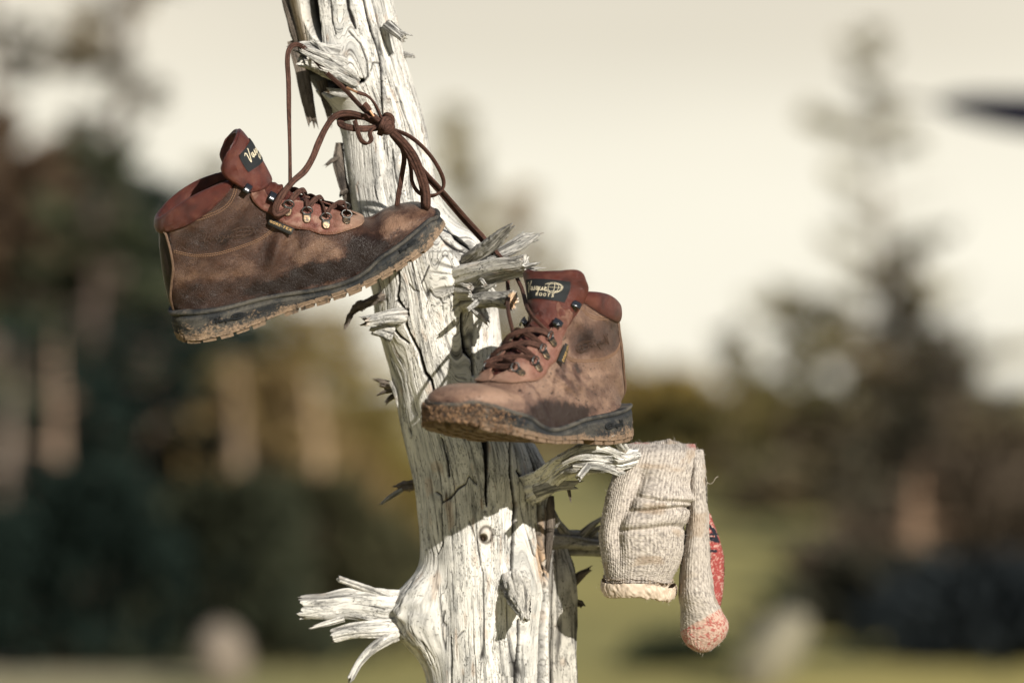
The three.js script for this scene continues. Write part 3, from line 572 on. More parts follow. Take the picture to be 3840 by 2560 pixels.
// ---------------------------------------------------------------- hiking boots
// The pattern is drawn in the side view with the toe to the right (drawing units); LOC turns a drawing point into
// boot axes: x to the toe, y up, z out to the label side.
const TH = 18 * PI / 180, CT = cos(TH), ST = sin(TH), ROLL = 17 * PI / 180, CR = cos(ROLL), SR = sin(ROLL);
const loc = (px, py, z = 0) => { const dx = px - 640, dy = 1240 - py; return [dx * CT + dy * ST, (-dx * ST + dy * CT + z * SR) / CR]; };
const STN = [ // Bx, By, Tx, Ty, half width, kappa (0 flat bottom, 1 closed oval), bow
  [1634, 806, 1636, 800, 16, 0, 0], [1622, 812, 1627, 789, 66, 0, 0], [1597, 826, 1602, 776, 104, 0, 0], [1556, 852, 1560, 771, 134, 0, 0],
  [1507, 886, 1505, 780, 152, 0, 0], [1450, 922, 1450, 798, 162, 0, 0], [1392, 966, 1390, 828, 164, 0, 0], [1335, 1008, 1332, 816, 156, 0, 0],
  [1249, 1042, 1238, 782, 146, 0, 0], [1134, 1068, 1150, 746, 132, 0, 0], [1019, 1088, 1092, 716, 121, 0, 0], [880, 1122, 1060, 696, 114, 0.02, 0],
  [760, 1146, 1034, 680, 113, 0.14, 0], [690, 1152, 1014, 664, 113, 0.45, 0], [650, 1150, 1000, 652, 112, 0.85, 0], [632, 1120, 985, 642, 110, 1, -4],
  [616, 1020, 958, 634, 106, 1, -10], [606, 930, 930, 640, 102, 1, -20], [604, 870, 908, 656, 105, 1, -30], [600, 814, 888, 660, 110, 1, 24],
].map((r) => [...loc(r[0], r[1]), ...loc(r[2], r[3]), r[4], r[5], r[6]]);
const TLAST = STN.length - 1, TCOL = TLAST - 1;
const bend = (x) => -26 * sstep(500, 1100, x) ** 1.3;
function P0(t, a, out) {
  const s = cat(STN, clamp(t, 0, TLAST)), far = a > PI, m = far ? 2 * PI - a : a, k = clamp(s[5]);
  const e = 0.80 + 0.22 * sstep(6, 11, t), sh = sin(m / 2), ch = cos(m / 2);
  const h0 = pow(sh, e), z0 = pow(max(ch, 0), e), h1 = (1 - cos(m)) / 2, z1 = pow(max(sin(m), 0), 0.78);
  const h = lerp(h0, h1, k), z = s[4] * lerp(z0, z1, k) * (far ? -1 : 1);
  let x = lerp(s[0], s[2], h), y = lerp(s[1], s[3], h);
  const dx = s[2] - s[0], dy = s[3] - s[1], L = hypot(dx, dy) || 1, b = s[6] * 4 * h * (1 - h);
  x += -dy / L * b; y += dx / L * b;
  return out.set(x, y, z + bend(x));
}
const _a = V3(0, 0, 0), _b = V3(0, 0, 0), _n = V3(0, 0, 0), _c = V3(0, 0, 0);
function normalAt(t, a, out) {
  const e = 0.04, d = 0.03;
  P0(min(t + e, TLAST), a, _a); P0(max(t - e, 0), a, _b); out.copy(_a).sub(_b);
  P0(t, min(a + d, 2 * PI), _a); P0(t, max(a - d, 0), _b); _a.sub(_b);
  out.cross(_a).normalize();
  P0(t, a, _a); const s = cat(STN, t); _b.set((s[0] + s[2]) / 2, (s[1] + s[3]) / 2, bend(_a.x));
  if (out.dot(_b.sub(_a)) > 0) out.negate();
  return out;
}
function Ps(t, a, off, out) { const tt = clamp(t, 0, TLAST); normalAt(tt, a, _n); P0(tt, a, out); return out.addScaledVector(_n, off); }
// drawing point of a boot-axes point
const img = (p) => { const y = p.y * CR - p.z * SR; return [640 + p.x * CT - y * ST, 1240 - (p.x * ST + y * CT)]; };
const TABLE = [];
for (let i = 0; i <= 190; i++) for (let j = 0; j <= 80; j++) { const t = i / 190 * TLAST, a = j / 80 * PI; const q = img(P0(t, a, _c)); TABLE.push([q[0], q[1], t, a]); }
// surface parameters (t, a) on the label side of a drawing point
function inv(px, py) {
  let best = null, bd = 1e9;
  for (const r of TABLE) { const d = (r[0] - px) ** 2 + (r[1] - py) ** 2; if (d < bd) { bd = d; best = r; } }
  let [, , t, a] = best, st = TLAST / 190, sa = PI / 80;
  for (let k = 0; k < 5; k++) {
    let bt = t, ba = a; bd = 1e9;
    for (let i = -2; i <= 2; i++) for (let j = -2; j <= 2; j++) {
      const t2 = clamp(t + i * st / 2, 0, TLAST), a2 = clamp(a + j * sa / 2, 0, PI), q = img(P0(t2, a2, _c)), d = (q[0] - px) ** 2 + (q[1] - py) ** 2;
      if (d < bd) { bd = d; bt = t2; ba = a2; }
    }
    t = bt; a = ba; st *= 0.5; sa *= 0.5;
  }
  return [t, a];
}
const mirror = ([t, a]) => [t, 2 * PI - a];
// throat: opening over the instep, half width in z
const TV = inv(1345, 822)[0];
const gapZ = (t) => 30 * sstep(TV, TV + 0.5, t) + 22 * sstep(TV + 0.5, 11, t) + 22 * sstep(14, TLAST, t);
function aGap(t) {
  const g = gapZ(t); if (g < 0.5) return PI;
  let lo = PI * 0.5, hi = PI;
  for (let i = 0; i < 26; i++) { const m = (lo + hi) / 2, p = P0(t, m, _c); if (p.z - bend(p.x) > g) lo = m; else hi = m; }
  return (lo + hi) / 2;
}
const runOf = (pts, n = 40) => { const c = new THREE.CatmullRomCurve3(pts.map((p) => V3(p[0], p[1], 0)), false, 'centripetal'); return c.getSpacedPoints(n).map((p) => inv(p.x, p.y)); };
// lower edge of the red eyelet facing, as a over t
const FAC = [[1366, 838], [1358, 853], [1312, 871], [1260, 886], [1209, 885], [1168, 871], [1111, 862], [1054, 836], [1019, 808], [990, 793], [956, 761], [948, 740]];
const FACTA = runOf(FAC, 36).sort((p, q) => p[0] - q[0]);
const T_FAC0 = TV - 0.35, T_FAC1 = FACTA[FACTA.length - 1][0];
const aFac = (t) => tab(FACTA, t);
// collar: its front ends, as a
const A_COL = inv(893, 688)[1];
const M = { // leather, rubber, metal
  leather: surf({ roughness: 0.36, specularIntensity: 0.6 }), red: surf({ roughness: 0.33, specularIntensity: 0.8 }), rubber: surf({ roughness: 0.72, specularIntensity: 0.4 }),
  metal: surf({ roughness: 0.42, metalness: 0.8 }), enamel: surf({ roughness: 0.22, metalness: 0.35, clearcoat: 0.6, clearcoatRoughness: 0.2 }), thread: surf({ roughness: 0.9 }), lining: surf({ roughness: 0.95 }),
};
{ // fine leather grain
  const n = 256, d = new Uint8Array(n * n * 4);
  for (let y = 0; y < n; y++) for (let x = 0; x < n; x++) {
    const u = x / n * 2 * PI, v = y / n * 2 * PI, cell = (f, k) => n3(cos(u) * f + k, sin(u) * f + cos(v) * f * 0.9, sin(v) * f + k);
    const k = clamp(0.5 + 0.32 * cell(9, 1) + 0.3 * (0.5 - abs(cell(17, 4))) + 0.12 * cell(34, 8));
    d.fill(k * 255, (y * n + x) * 4, (y * n + x) * 4 + 3); d[(y * n + x) * 4 + 3] = 255;
  }
  const tex = new THREE.DataTexture(d, n, n); tex.wrapS = tex.wrapT = THREE.RepeatWrapping; tex.magFilter = THREE.LinearFilter; tex.repeat.set(1, 1); tex.needsUpdate = true;
  for (const [m, b] of [[M.leather, 0.0011], [M.red, 0.0009], [M.rubber, 0.0007]]) { m.bumpMap = tex; m.bumpScale = b; }
}
// strokes of the emblem: globe and handwritten word, in a box 1 wide and about 0.5 high
const oval = (cx, cy, rx, ry, a0, a1, n = 16) => Array.from({ length: n + 1 }, (_, i) => { const a = lerp(a0, a1, i / n); return [cx + rx * cos(a), cy + ry * sin(a)]; });
const GLOBE = [oval(0.77, 0.30, 0.23, 0.17, -2.5, 2.7, 26), oval(0.77, 0.30, 0.13, 0.17, -PI / 2, PI / 2), oval(0.77, 0.30, 0.13, 0.17, PI / 2, 3 * PI / 2), oval(0.77, 0.30, 0.03, 0.17, -PI / 2, PI / 2, 8), oval(0.77, 0.30, 0.20, 0.17, -1.3, 1.3), [[0.60, 0.40], [0.77, 0.415], [0.94, 0.40]], [[0.66, 0.30], [0.80, 0.30], [1.0, 0.30]], [[0.62, 0.19], [0.77, 0.18], [0.94, 0.19]]];
const WORD = [[[0.00, 0.40], [0.03, 0.46], [0.06, 0.40], [0.05, 0.18], [0.06, 0.12], [0.12, 0.30], [0.16, 0.48], [0.15, 0.50]], [[0.22, 0.28], [0.18, 0.29], [0.16, 0.21], [0.19, 0.17], [0.23, 0.28], [0.23, 0.18], [0.26, 0.19]], [[0.27, 0.19], [0.31, 0.30], [0.32, 0.20], [0.28, 0.17]], [[0.41, 0.27], [0.37, 0.29], [0.35, 0.20], [0.38, 0.18], [0.42, 0.28], [0.40, 0.08], [0.38, 0.06], [0.43, 0.20]], [[0.45, 0.28], [0.44, 0.20], [0.48, 0.18], [0.51, 0.28], [0.51, 0.19], [0.54, 0.20]], [[0.55, 0.22], [0.60, 0.26], [0.57, 0.30], [0.55, 0.21], [0.58, 0.17], [0.63, 0.21]]];
function emblemGeo(map, r, col) { return merge([...WORD, ...GLOBE].map((run) => ribbon(run.map(([x, y]) => map(x, y)), { w: r, h: r, n: 5, m: run.length * 3, square: 1, col: () => col }))); }

function makeBoot({ seed, label, side, pal, dirt, flapDown = [6, -16] }) {
  const root = thing('hiking_boot', label, 'boot', 'pair of brown leather hiking boots');
  const G = (p) => V3(p.x * S, p.y * S, p.z * S * side), out = V3(0, 0, 0);
  const put = (o, p) => { o.p.set(p.x * S, p.y * S, p.z * S * side); };
  const hard = (pts, fn) => pts.map((q) => G(Ps(q[0], q[1], fn, V3())));
  const flip = side < 0;
  const fixed = (g) => g;
  // upper
  const NU = 300, NV = 330, half = NU / 2;
  const upperBump = (t, a, p) => {
    const [ix, iy] = img(p), sgn = p.z > 0 ? 1 : 2;
    let b = 5 * fbm(p.x / 130 + seed, p.y / 130, p.z / 130, 2) + 1.5 * fbm(p.x / 36, p.y / 36 + seed, p.z / 36, 2);
    for (const [x, y, rx, ry, rot, h] of dirt.folds) { const c = cos(rot), s = sin(rot), u = ((ix - x) * c + (iy - y) * s) / rx, v = (-(ix - x) * s + (iy - y) * c) / ry, q = u * u + v * v; if (q < 9) b += 1.35 * h * exp(-q) * (p.z > -40 ? 1 : 0); }
    return b;
  };
  const upper = grid(NU + 1, NV, (u, v, o, i) => {
    const far = i > half, f = far ? (i - half - 1) / half : i / half;
    let t = v * TLAST;
    const ff = far ? 1 - f : f, ac = ff * PI;
    t *= lerp(TCOL + 0.05, TLAST, sstep(A_COL - 0.16, A_COL + 0.02, ac)) / TLAST;
    const ag = aGap(t) + (t > TV ? 0.02 : 0), a = far ? 2 * PI - ff * min(ag, PI) : ff * min(ag, PI);
    P0(t, a, out);
    const p = out.clone(), inner = 0;
    Ps(t, a, upperBump(t, a, p) - inner, out);
    put(o, out);
    o.c = dirt.leather(img(p), p, t, a);
    o.uv = [p.x * S / 0.03, (p.y + abs(p.z) * 0.7) * S / 0.03];
  }, { skip: (i, j) => i === half, flip: !flip });
  { // the two halves are sewn to one surface in front of the throat
    const n = NU + 2; for (let j = 0; j <= NV; j++) { const t = j / NV * TLAST; if (gapZ(t) < 0.5) joinNormals(upper, j * n + half, j * n + half + 1); joinNormals(upper, j * n, j * n + NU + 1); }
  }
  const up = part('upper', upper, M.leather, root);
  // lining seen through the opening
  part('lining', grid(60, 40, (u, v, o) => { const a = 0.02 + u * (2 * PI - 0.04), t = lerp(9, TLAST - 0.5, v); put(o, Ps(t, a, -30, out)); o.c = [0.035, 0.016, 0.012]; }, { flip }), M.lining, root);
  // collar: padded red-brown roll round the opening
  const CP = [[TCOL - 0.02, 1], [TCOL + 0.1, 10], [TCOL + 0.4, 15], [TCOL + 0.75, 11], [TCOL + 0.95, 3], [TCOL + 1.0, -4], [TCOL + 0.9, -10], [TCOL + 0.2, -16], [TCOL - 2.5, -20]];
  const redC = (p, k = 1) => { const n = fbm(p.x / 30, p.y / 30, p.z / 30 + seed, 4), w = sstep(0.1, 0.5, n + 0.2 * n3(p.x / 5, p.y / 5, p.z / 5)); return mixc(mixc(pal.red, pal.redDark, 0.7 * sstep(0.05, -0.5, n)), pal.redWorn, w * 0.4).map((e) => e * k); };
  part('collar', grid(150, 56, (u, v, o) => {
    const a = lerp(A_COL + 0.10, 2 * PI - A_COL - 0.10, 0), b = 2 * PI - a;
    // from one front end round the heel to the other: a runs A_COL .. 0 .. -A_COL
    const q = lerp(A_COL + 0.04, -A_COL - 0.04, u), aa = q < 0 ? 2 * PI + q : q, [dt, off] = cat(CP, v * (CP.length - 1));
    const ends = sqrt(max(0, 1 - pow(abs(2 * u - 1), 14)));
    const wr = 0.7 * n3(u * 60, v * 6, seed) + 2.5 * n3(u * 14, v * 3, seed + 3);
    Ps(lerp(TCOL + 0.5, dt, 0.25 + 0.75 * ends), aa, off > 0 ? off * ends + wr * ends : off + wr, out);
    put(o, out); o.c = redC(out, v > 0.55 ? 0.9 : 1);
    o.uv = [u * 20, v * 5];
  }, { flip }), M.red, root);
  // tongue: gusset under the laces and the padded flap above
  const tongueMid = (t, q, off) => { const ag = min(aGap(t), PI - 0.05) - 0.30, a = lerp(ag, 2 * PI - ag, q); return Ps(t, a, off, V3()); };
  const dn = (p) => [p[0] + flapDown[0], p[1] + flapDown[1]];
  const low = flapDown[1] < -50, TC = [loc(1012, 676), loc(975, 604), loc(938, 546), loc(910, 508), loc(893, 491)].map(dn), TE0 = [low ? loc(975, 720, 40) : loc(945, 722, 78), low ? loc(905, 690, 70) : loc(862, 676, 100), loc(836, low ? 622 : 636, 116), loc(852, low ? 566 : 598, 116), loc(868, low ? 524 : 572, 100)], TE = TE0.map(dn);
  const TWid = low ? [[46], [74], [112], [120], [114]] : [[80], [102], [118], [120], [112]];
  const flap = (u, v, o) => {
    const q = (u * 2 - 1), vv = v * (1 - 0.16 * pow(abs(q), 5)) - 0.02 * (1 - q * q) * v, c = cat(TC, vv * 4), e = cat(TE, vv * 4), w = cat(TWid, vv * 4)[0], ph = q * PI / 2, k = 1 - cos(ph), sq = Math.sign(q) * pow(abs(sin(ph)), 0.9);
    return o.set(lerp(c[0], e[0], k) * S, (lerp(c[1], e[1], k) + 4 * n3(u * 5, v * 4, seed)) * S, (w * sq + bend(c[0])) * S * side);
  };
  const tongue = part('tongue', merge([
    grid(70, 130, (u, v, o) => {
      const t = lerp(TV + 0.1, 15.5, v), wr = 7 * n3(v * 22, u * 5, seed + 2) + 5 * n3(v * 9, u * 3, seed + 5) + 9 * sstep(0.5, 0.9, v) * n3(v * 14, u * 7, seed + 11);
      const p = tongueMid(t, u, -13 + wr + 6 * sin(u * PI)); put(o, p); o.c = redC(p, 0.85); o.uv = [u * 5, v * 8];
    }, { flip }),
    pillow(flap, 56, 56, 0.0034, { edge: 0.06, edgeV: 0.08, thIn: 0.0034, uvk: [4, 3], col: (u, v, p) => redC(p.clone().divideScalar(S)), bump: (u, v) => 0.0006 * n3(u * 5, v * 5, seed) }),
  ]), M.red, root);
  { // piping along the flap's edge
    const run = []; for (let i = 0; i <= 60; i++) { const f = i / 60, u = f < 0.4 ? 0.02 : f > 0.6 ? 0.98 : lerp(0.02, 0.98, (f - 0.4) / 0.2), v = f < 0.4 ? f / 0.4 * 0.98 : f > 0.6 ? (1 - f) / 0.4 * 0.98 : 0.985; run.push(flap(u, v, V3())); }
    part('piping', ribbon(run, { w: 0.0016, h: 0.0016, n: 8, m: 90, square: 1, col: (a, l, p) => redC(p.clone().divideScalar(S), 0.9) }), M.red, tongue);
  }
  { // woven label on the tongue
    const cv = document.createElement('canvas'); cv.width = 512; cv.height = 256;
    const x = cv.getContext('2d'); x.fillStyle = '#14181c'; x.fillRect(0, 0, 512, 256);
    x.strokeStyle = '#05070a'; x.lineWidth = 6; x.setLineDash([16, 9]); x.strokeRect(20, 18, 472, 220); x.setLineDash([]);
    x.strokeStyle = '#cfc3a8'; x.lineWidth = 8; x.lineJoin = x.lineCap = 'round';
    for (const run of [...WORD, ...GLOBE]) { x.lineWidth = GLOBE.includes(run) ? 5 : 9; x.beginPath(); run.forEach(([a, b], i) => { const X = 48 + a * 390, Y = 232 - b * 400; i ? x.lineTo(X, Y) : x.moveTo(X, Y); }); x.stroke(); }
    x.fillStyle = '#cfc3a8'; x.font = 'bold 48px sans-serif'; x.textAlign = 'center';
    [...'BOOTS'].forEach((ch, i) => x.fillText(ch, 196 + i * 42, 226));
    const tex = new THREE.CanvasTexture(cv); tex.colorSpace = THREE.SRGBColorSpace;
    const m = new THREE.MeshPhysicalMaterial({ map: tex, roughness: 0.8, side: THREE.DoubleSide });
    const n = V3(), e1 = V3(), e2 = V3();
    const g = grid(30, 16, (u, v, o) => {
      const uu = side > 0 ? lerp(0.80, 0.20, u) : lerp(0.28, 0.76, u), vv = side > 0 ? lerp(0.28, 0.60, v) : lerp(0.38, 0.69, v);
      flap(uu, vv, o.p); flap(uu + 0.01, vv, e1); flap(uu, vv + 0.01, e2); n.copy(e1.sub(o.p)).cross(e2.sub(o.p)).normalize();
      if (n.x < 0) n.negate();
      o.p.addScaledVector(n, 0.0044 + 0.0004 * n3(u * 8, v * 4, 1)); o.uv = [u, v];
    });
    part('label', g, m, tongue, 'black woven label with cream lettering and globe');
  }
  // eyelet facing, both sides
  for (const far of [0, 1]) {
    const f = (u, v, o) => {
      const t = lerp(T_FAC0, T_FAC1, u), hi = min(aGap(t), PI - 0.002), lo = min(aFac(t), hi - 0.01), a = lerp(lo, hi, v);
      const p = Ps(t, far ? 2 * PI - a : a, 8 + upperBump(t, a, P0(t, a, V3())) * 0.6 + 2.5 * n3(u * 14, v * 4, seed + far), V3());
      return o.set(p.x * S, p.y * S, p.z * S * side);
    };
    part('eyelet_facing', pillow(f, 130, 26, 0.0011, { edge: 0.03, edgeV: 0.12, uvk: [6, 1.2], col: (u, v, p) => dirt.facing(u, v, p.clone().divideScalar(S)), bump: (u, v) => -0.0008 * exp(-(((v - 0.13) / 0.03) ** 2)) }), M.leather, root);
  }
  // frames for the hardware: origin, out of the leather, along the lace line, towards the throat
  const frame = ([t, a]) => {
    const p = G(Ps(t, a, 11 + 0.6 * upperBump(t, a, P0(t, a, V3())), V3())), e = G(Ps(t, a + (a < PI ? 0.05 : -0.05), 11, V3())), n = G(Ps(t, a, 40, V3())).sub(G(Ps(t, a, 0, V3()))).normalize();
    const y = e.sub(p); y.addScaledVector(n, -y.dot(n)).normalize(); const x = y.clone().cross(n).normalize();
    return new THREE.Matrix4().makeBasis(x, y, n).setPosition(p);
  };
  const EY = [[929, 732], [1020, 758], [1086, 806], [1157, 831], [1228, 854], [1300, 842]].map(([x, y]) => inv(x, y)).map(([t, a]) => [t, a + 0.06]);
  const rings = [[], []];
  const steel = [0.05, 0.048, 0.044], enam = [0.018, 0.020, 0.026];
  for (const far of [0, 1]) EY.forEach((q, i) => {
    const fm = frame(far ? mirror(q) : q), u = S, R = rng(seed * 31 + i + far * 7);
    if (i < 2) { // open hook
      const bendUp = (x, y) => V3(x, y, 0);
      const g = pillow((a, b, o) => { // a strap of metal rising from the leather and folding back over itself
        const s = b, xw = (a - 0.5) * (30 - 6 * s) * u, y = (s < 0.45 ? lerp(-8, 20, s / 0.45) : lerp(20, -16, (s - 0.45) / 0.55)) * u, z = (s < 0.45 ? 2 + 10 * sin(s / 0.45 * PI / 2) : 12 + 12 * sin((s - 0.45) / 0.55 * PI * 0.62)) * u;
        return o.set(xw, y, z);
      }, 14, 26, 0.0009, { edge: 0.22, edgeV: 0.1, col: () => enam });
      const w = new THREE.CylinderGeometry(11 * u, 12 * u, 5 * u, 20); w.rotateX(PI / 2); w.translate(0, -2 * u, 2 * u);
      const m = merge([g, paint(w, enam)]); m.applyMatrix4(fm);
      part('lace_hook', m, M.enamel, root);
    } else { // riveted tab with a ring
      const plate = pillow((a, b, o) => { const y = lerp(-22, 8, b), k = b < 0.5 ? sqrt(max(0, 1 - (1 - b / 0.5) ** 2)) : 1; return o.set((a - 0.5) * 30 * u * max(k, 0.15), y * u, (3 + 3 * b) * u); }, 16, 18, 0.0008, { edge: 0.16, edgeV: 0.08, col: (a, b, p) => mixc(steel, [0.22, 0.15, 0.09], clamp(0.5 + n3(a * 6, b * 6, seed + i))) });
      const barrel = new THREE.CylinderGeometry(5 * u, 5 * u, 28 * u, 14); barrel.rotateZ(PI / 2); barrel.translate(0, 9 * u, 5 * u);
      const m = merge([plate, paint(barrel, steel)]); m.applyMatrix4(fm);
      const eye = part('lace_eyelet', m, M.metal, root);
      const run = []; for (let k = 0; k <= 24; k++) { const an = k / 24 * 2 * PI; run.push(V3(cos(an) * 19 * u, (9 + 13 + 13 * sin(an) * (sin(an) > 0 ? 1 : 0.8)) * u, (5 + 7 * (1 + sin(an))) * u)); }
      const rg = ribbon(run.slice(0, 24), { w: 2.8 * u, h: 2.8 * u, n: 8, m: 40, square: 1, closed: true, col: () => [0.12, 0.12, 0.118] }); rg.applyMatrix4(fm);
      part('ring', rg, M.metal, eye);
      rings[far].push(V3(0, 27 * u, 16 * u).applyMatrix4(fm));
    }
  });
  root.userData.rings = undefined; delete root.userData.rings;
  // laces threaded through the rings
  const over = (t, off) => G(Ps(t, PI, off, V3()));
  const strand = (A, B, off, w = 0.0031) => { const mid = A.clone().lerp(B, 0.5), t = inv2(mid), c = over(t, off); const P = [A, A.clone().lerp(c, 0.45).add(c.clone().sub(mid).multiplyScalar(0.35)), c, B.clone().lerp(c, 0.45).add(c.clone().sub(mid).multiplyScalar(0.35)), B]; return laceGeo(P, w, 0.0010, seed + off); };
  function inv2(m) { let bt = 8, bd = 1e9; for (let t = TV; t < 14; t += 0.1) { const d = over(t, 0).distanceToSquared(m); if (d < bd) { bd = d; bt = t; } } return bt; }
  const strands = [];
  for (let i = 0; i < 4; i++) {
    if (i === 3) strands.push(strand(rings[0][3], rings[1][3], 14));
    else { strands.push(strand(rings[0][i], rings[1][i + 1], 20 - i)); strands.push(strand(rings[1][i], rings[0][i + 1], 13 + i)); }
  }
  strands.forEach((g) => part('lace', g, LACE, root));
  // gusset tag at the facing edge
  {
    const cv = document.createElement('canvas'); cv.width = 256; cv.height = 96;
    const x = cv.getContext('2d'); x.fillStyle = '#1d1c19'; x.fillRect(0, 0, 256, 96); x.fillStyle = '#a8854c'; x.font = 'bold 50px sans-serif'; x.textAlign = 'center'; x.textBaseline = 'middle';
    if (side < 0) { x.translate(256, 96); x.rotate(PI); }
    x.fillText('GORE-TEX', 128, 40, 240);
    const tex = new THREE.CanvasTexture(cv); tex.colorSpace = THREE.SRGBColorSpace;
    const c4 = [[1022, 826], [1114, 864], [1101, 888], [1012, 846]].map(([a, b]) => inv(a, b));
    const g = grid(20, 8, (u, v, o) => {
      const top = [lerp(c4[0][0], c4[1][0], u), lerp(c4[0][1], c4[1][1], u)], bot = [lerp(c4[3][0], c4[2][0], u), lerp(c4[3][1], c4[2][1], u)];
      put(o, Ps(lerp(bot[0], top[0], v), lerp(bot[1], top[1], v), 13 + 9 * (1 - v) * sin(u * PI * 0.5) + 6 * sin(v * PI), out)); o.uv = [u, v];
    });
    part('tag', g, new THREE.MeshPhysicalMaterial({ map: tex, roughness: 0.7, side: THREE.DoubleSide }), root, 'small black folded tag with gold lettering');
  }
  // stitching, double rows, and the cord over the heel seam
  const sew = [];
  const stitchRow = (pts, off, gap = 8.5, col = pal.thread) => {
    const c = new THREE.CatmullRomCurve3(pts.map((p) => V3(p[0], p[1], 0)), false, 'centripetal'), n = Math.round(c.getLength() / gap);
    for (let i = 0; i < n; i++) { const p = c.getPointAt((i + 0.12) / n), q = c.getPointAt((i + 0.8) / n); const A = inv(p.x, p.y), B = inv(q.x, q.y); if (abs(A[0] - B[0]) + abs(A[1] - B[1]) > 1.2) continue;
      const f = (X, k) => G(Ps(X[0], X[1], k + upperBump(X[0], X[1], P0(X[0], X[1], V3())), V3())), mid = [(A[0] + B[0]) / 2, (A[1] + B[1]) / 2];
      sew.push(ribbon([f(A, -1), f(mid, off), f(B, -1)], { w: 0.00062, h: 0.0005, n: 5, m: 3, square: 1, col: () => col })); }
  };
  const shift = (pts, d) => pts.map((p, i) => { const a = pts[max(i - 1, 0)], b = pts[min(i + 1, pts.length - 1)], L = hypot(b[0] - a[0], b[1] - a[1]); return [p[0] - (b[1] - a[1]) / L * d, p[1] + (b[0] - a[0]) / L * d]; });
  const ankle = [[664, 944], [740, 960], [830, 952], [930, 922], [990, 896], [1036, 858]], colSt = [[650, 872], [690, 842], [764, 824], [838, 796], [872, 768], [888, 738], [898, 700]];
  for (const [r, d] of [[ankle, 0], [ankle, 6.5], [colSt, 0], [colSt, 8]]) stitchRow(shift(r, d), 1.6);
  stitchRow(shift(FAC.slice(1), 9), 10, 7, pal.redDark);
  part('stitching', merge(sew), M.thread, root).userData.kind = 'stuff';
  for (const far of [0, 1]) {
    const run = [[596, 842], [618, 862], [636, 877], [646, 906], [658, 960], [663, 1010], [656, 1060], [651, 1120], [653, 1168]].map(([x, y]) => { const q = inv(x, y); return G(Ps(q[0], far ? 2 * PI - q[1] : q[1], 5 + upperBump(q[0], q[1], P0(q[0], q[1], V3())), V3())); });
    part('heel_piping', ribbon(run, { w: 0.0015, h: 0.0015, n: 8, m: 70, square: 1, col: (a, l, p) => pal.piping.map((e) => e * (0.9 + 0.3 * n3(p.x * 900, p.y * 900, p.z * 900))) }), M.leather, root);
  }
  // pressed emblem on the ankle
  part('emblem', emblemGeo((x, y) => { const X = 768 + x * 190 * 0.985 + y * 20, Y = 934 - x * 28 - y * 118, q = inv(X, Y); return G(Ps(q[0], q[1], 0.8 + upperBump(q[0], q[1], P0(q[0], q[1], V3())), V3())); }, 0.00055, pal.emblem), M.leather, root);

  // ------------- sole
  const PLAN = [[20, 0], [30, 56], [72, 104], [150, 127], [290, 124], [430, 124], [580, 148], [740, 178], [870, 180], [970, 154], [1046, 106], [1082, 54], [1092, 0], [1082, -54], [1046, -106], [970, -150], [870, -172], [740, -172], [580, -150], [430, -132], [290, -126], [150, -127], [72, -104], [30, -56]];
  const pc = new THREE.CatmullRomCurve3(PLAN.map(([x, z]) => V3(x, 0, z + bend(x))), true, 'centripetal'), NS = 720, PL = pc.getSpacedPoints(NS);
  const rimZ = (x) => x < 60 || x > 1060 ? 40 : 120;
  const TOPY = [[637, 1172, 30], [690, 1176, 110], [732, 1174, 124], [847, 1155, 124], [1019, 1114, 126], [1134, 1097, 140], [1249, 1077, 160], [1335, 1048, 172], [1385, 1016, 176], [1425, 978, 176], [1507, 922, 160], [1570, 862, 110], [1612, 822, 60], [1632, 806, 0]].map(([x, y, z]) => loc(x, y, z));
  const BOTY = [[640, 1262, 20], [700, 1290, 105], [758, 1288, 124], [904, 1252, 124], [985, 1222, 124], [1060, 1192, 124], [1142, 1166, 140], [1283, 1125, 165], [1358, 1096, 174], [1450, 1050, 176], [1536, 998, 160], [1593, 958, 130], [1640, 908, 80], [1664, 870, 20]].map(([x, y, z]) => loc(x, y, z));
  const yTop = (x) => tab(TOPY, x), yBot = (x) => tab(BOTY, x);
  const ROWS = [[-60, 0, 10], [-34, 0, 4], [-4, 0, 0], [2, 0, 0], [5, 0, 3], [6, 0, 7], [5, 0, 12], [2, 0, 15], [-1, 0, 17], [-1, 0, 20], [1, 0, 23], [3, 0, 31]];
  const NW = 30, soleRow = (j) => j < ROWS.length ? ROWS[j] : [lerp(4, 7, (j - ROWS.length) / NW), (j - ROWS.length + 1) / NW, 31];
  const nRows = ROWS.length + NW;
  const mudAt = (x, y, z, f) => dirt.mud(x, y, z, f);
  const sole = part('sole', grid(NS, nRows + 1, (u, v, o, i, j) => {
    const p = PL[i % NS], q = PL[(i + 1) % NS], r = PL[(i - 1 + NS) % NS], nx = q.z - r.z, nz = -(q.x - r.x), nl = hypot(nx, nz), ox = -nx / nl, oz = -nz / nl;
    const yt = yTop(p.x) + 4, yb = yBot(p.x) + 15;
    if (j > nRows) { const c = [clamp(p.x, 60, 1000), bend(p.x)]; o.p.set(lerp(p.x, c[0], 0.98) * S, (yBot(lerp(p.x, c[0], 0.98)) + 22) * S, lerp(p.z, c[1], 0.98) * S * side); o.c = [0.05, 0.045, 0.04]; return; }
    const [off, f, dn] = soleRow(j);
    const y = f ? lerp(yt - 31, yb, f) : yt - dn;
    const m = mudAt(p.x, y, p.z, f), lip = 3.5 * exp(-(((f - 0.42) / 0.05) ** 2)) * sstep(560, 640, p.x) + 2.5 * exp(-(((f - 0.75) / 0.05) ** 2)) * sstep(80, 140, p.x);
    const of = off + m * (3 + 2.5 * n3(p.x / 6, y / 5, p.z / 6)) + lip * (1 - m) + 1.2 * n3(p.x / 40, y / 12, p.z / 40);
    o.p.set((p.x + ox * of) * S, y * S, (p.z + oz * of) * S * side);
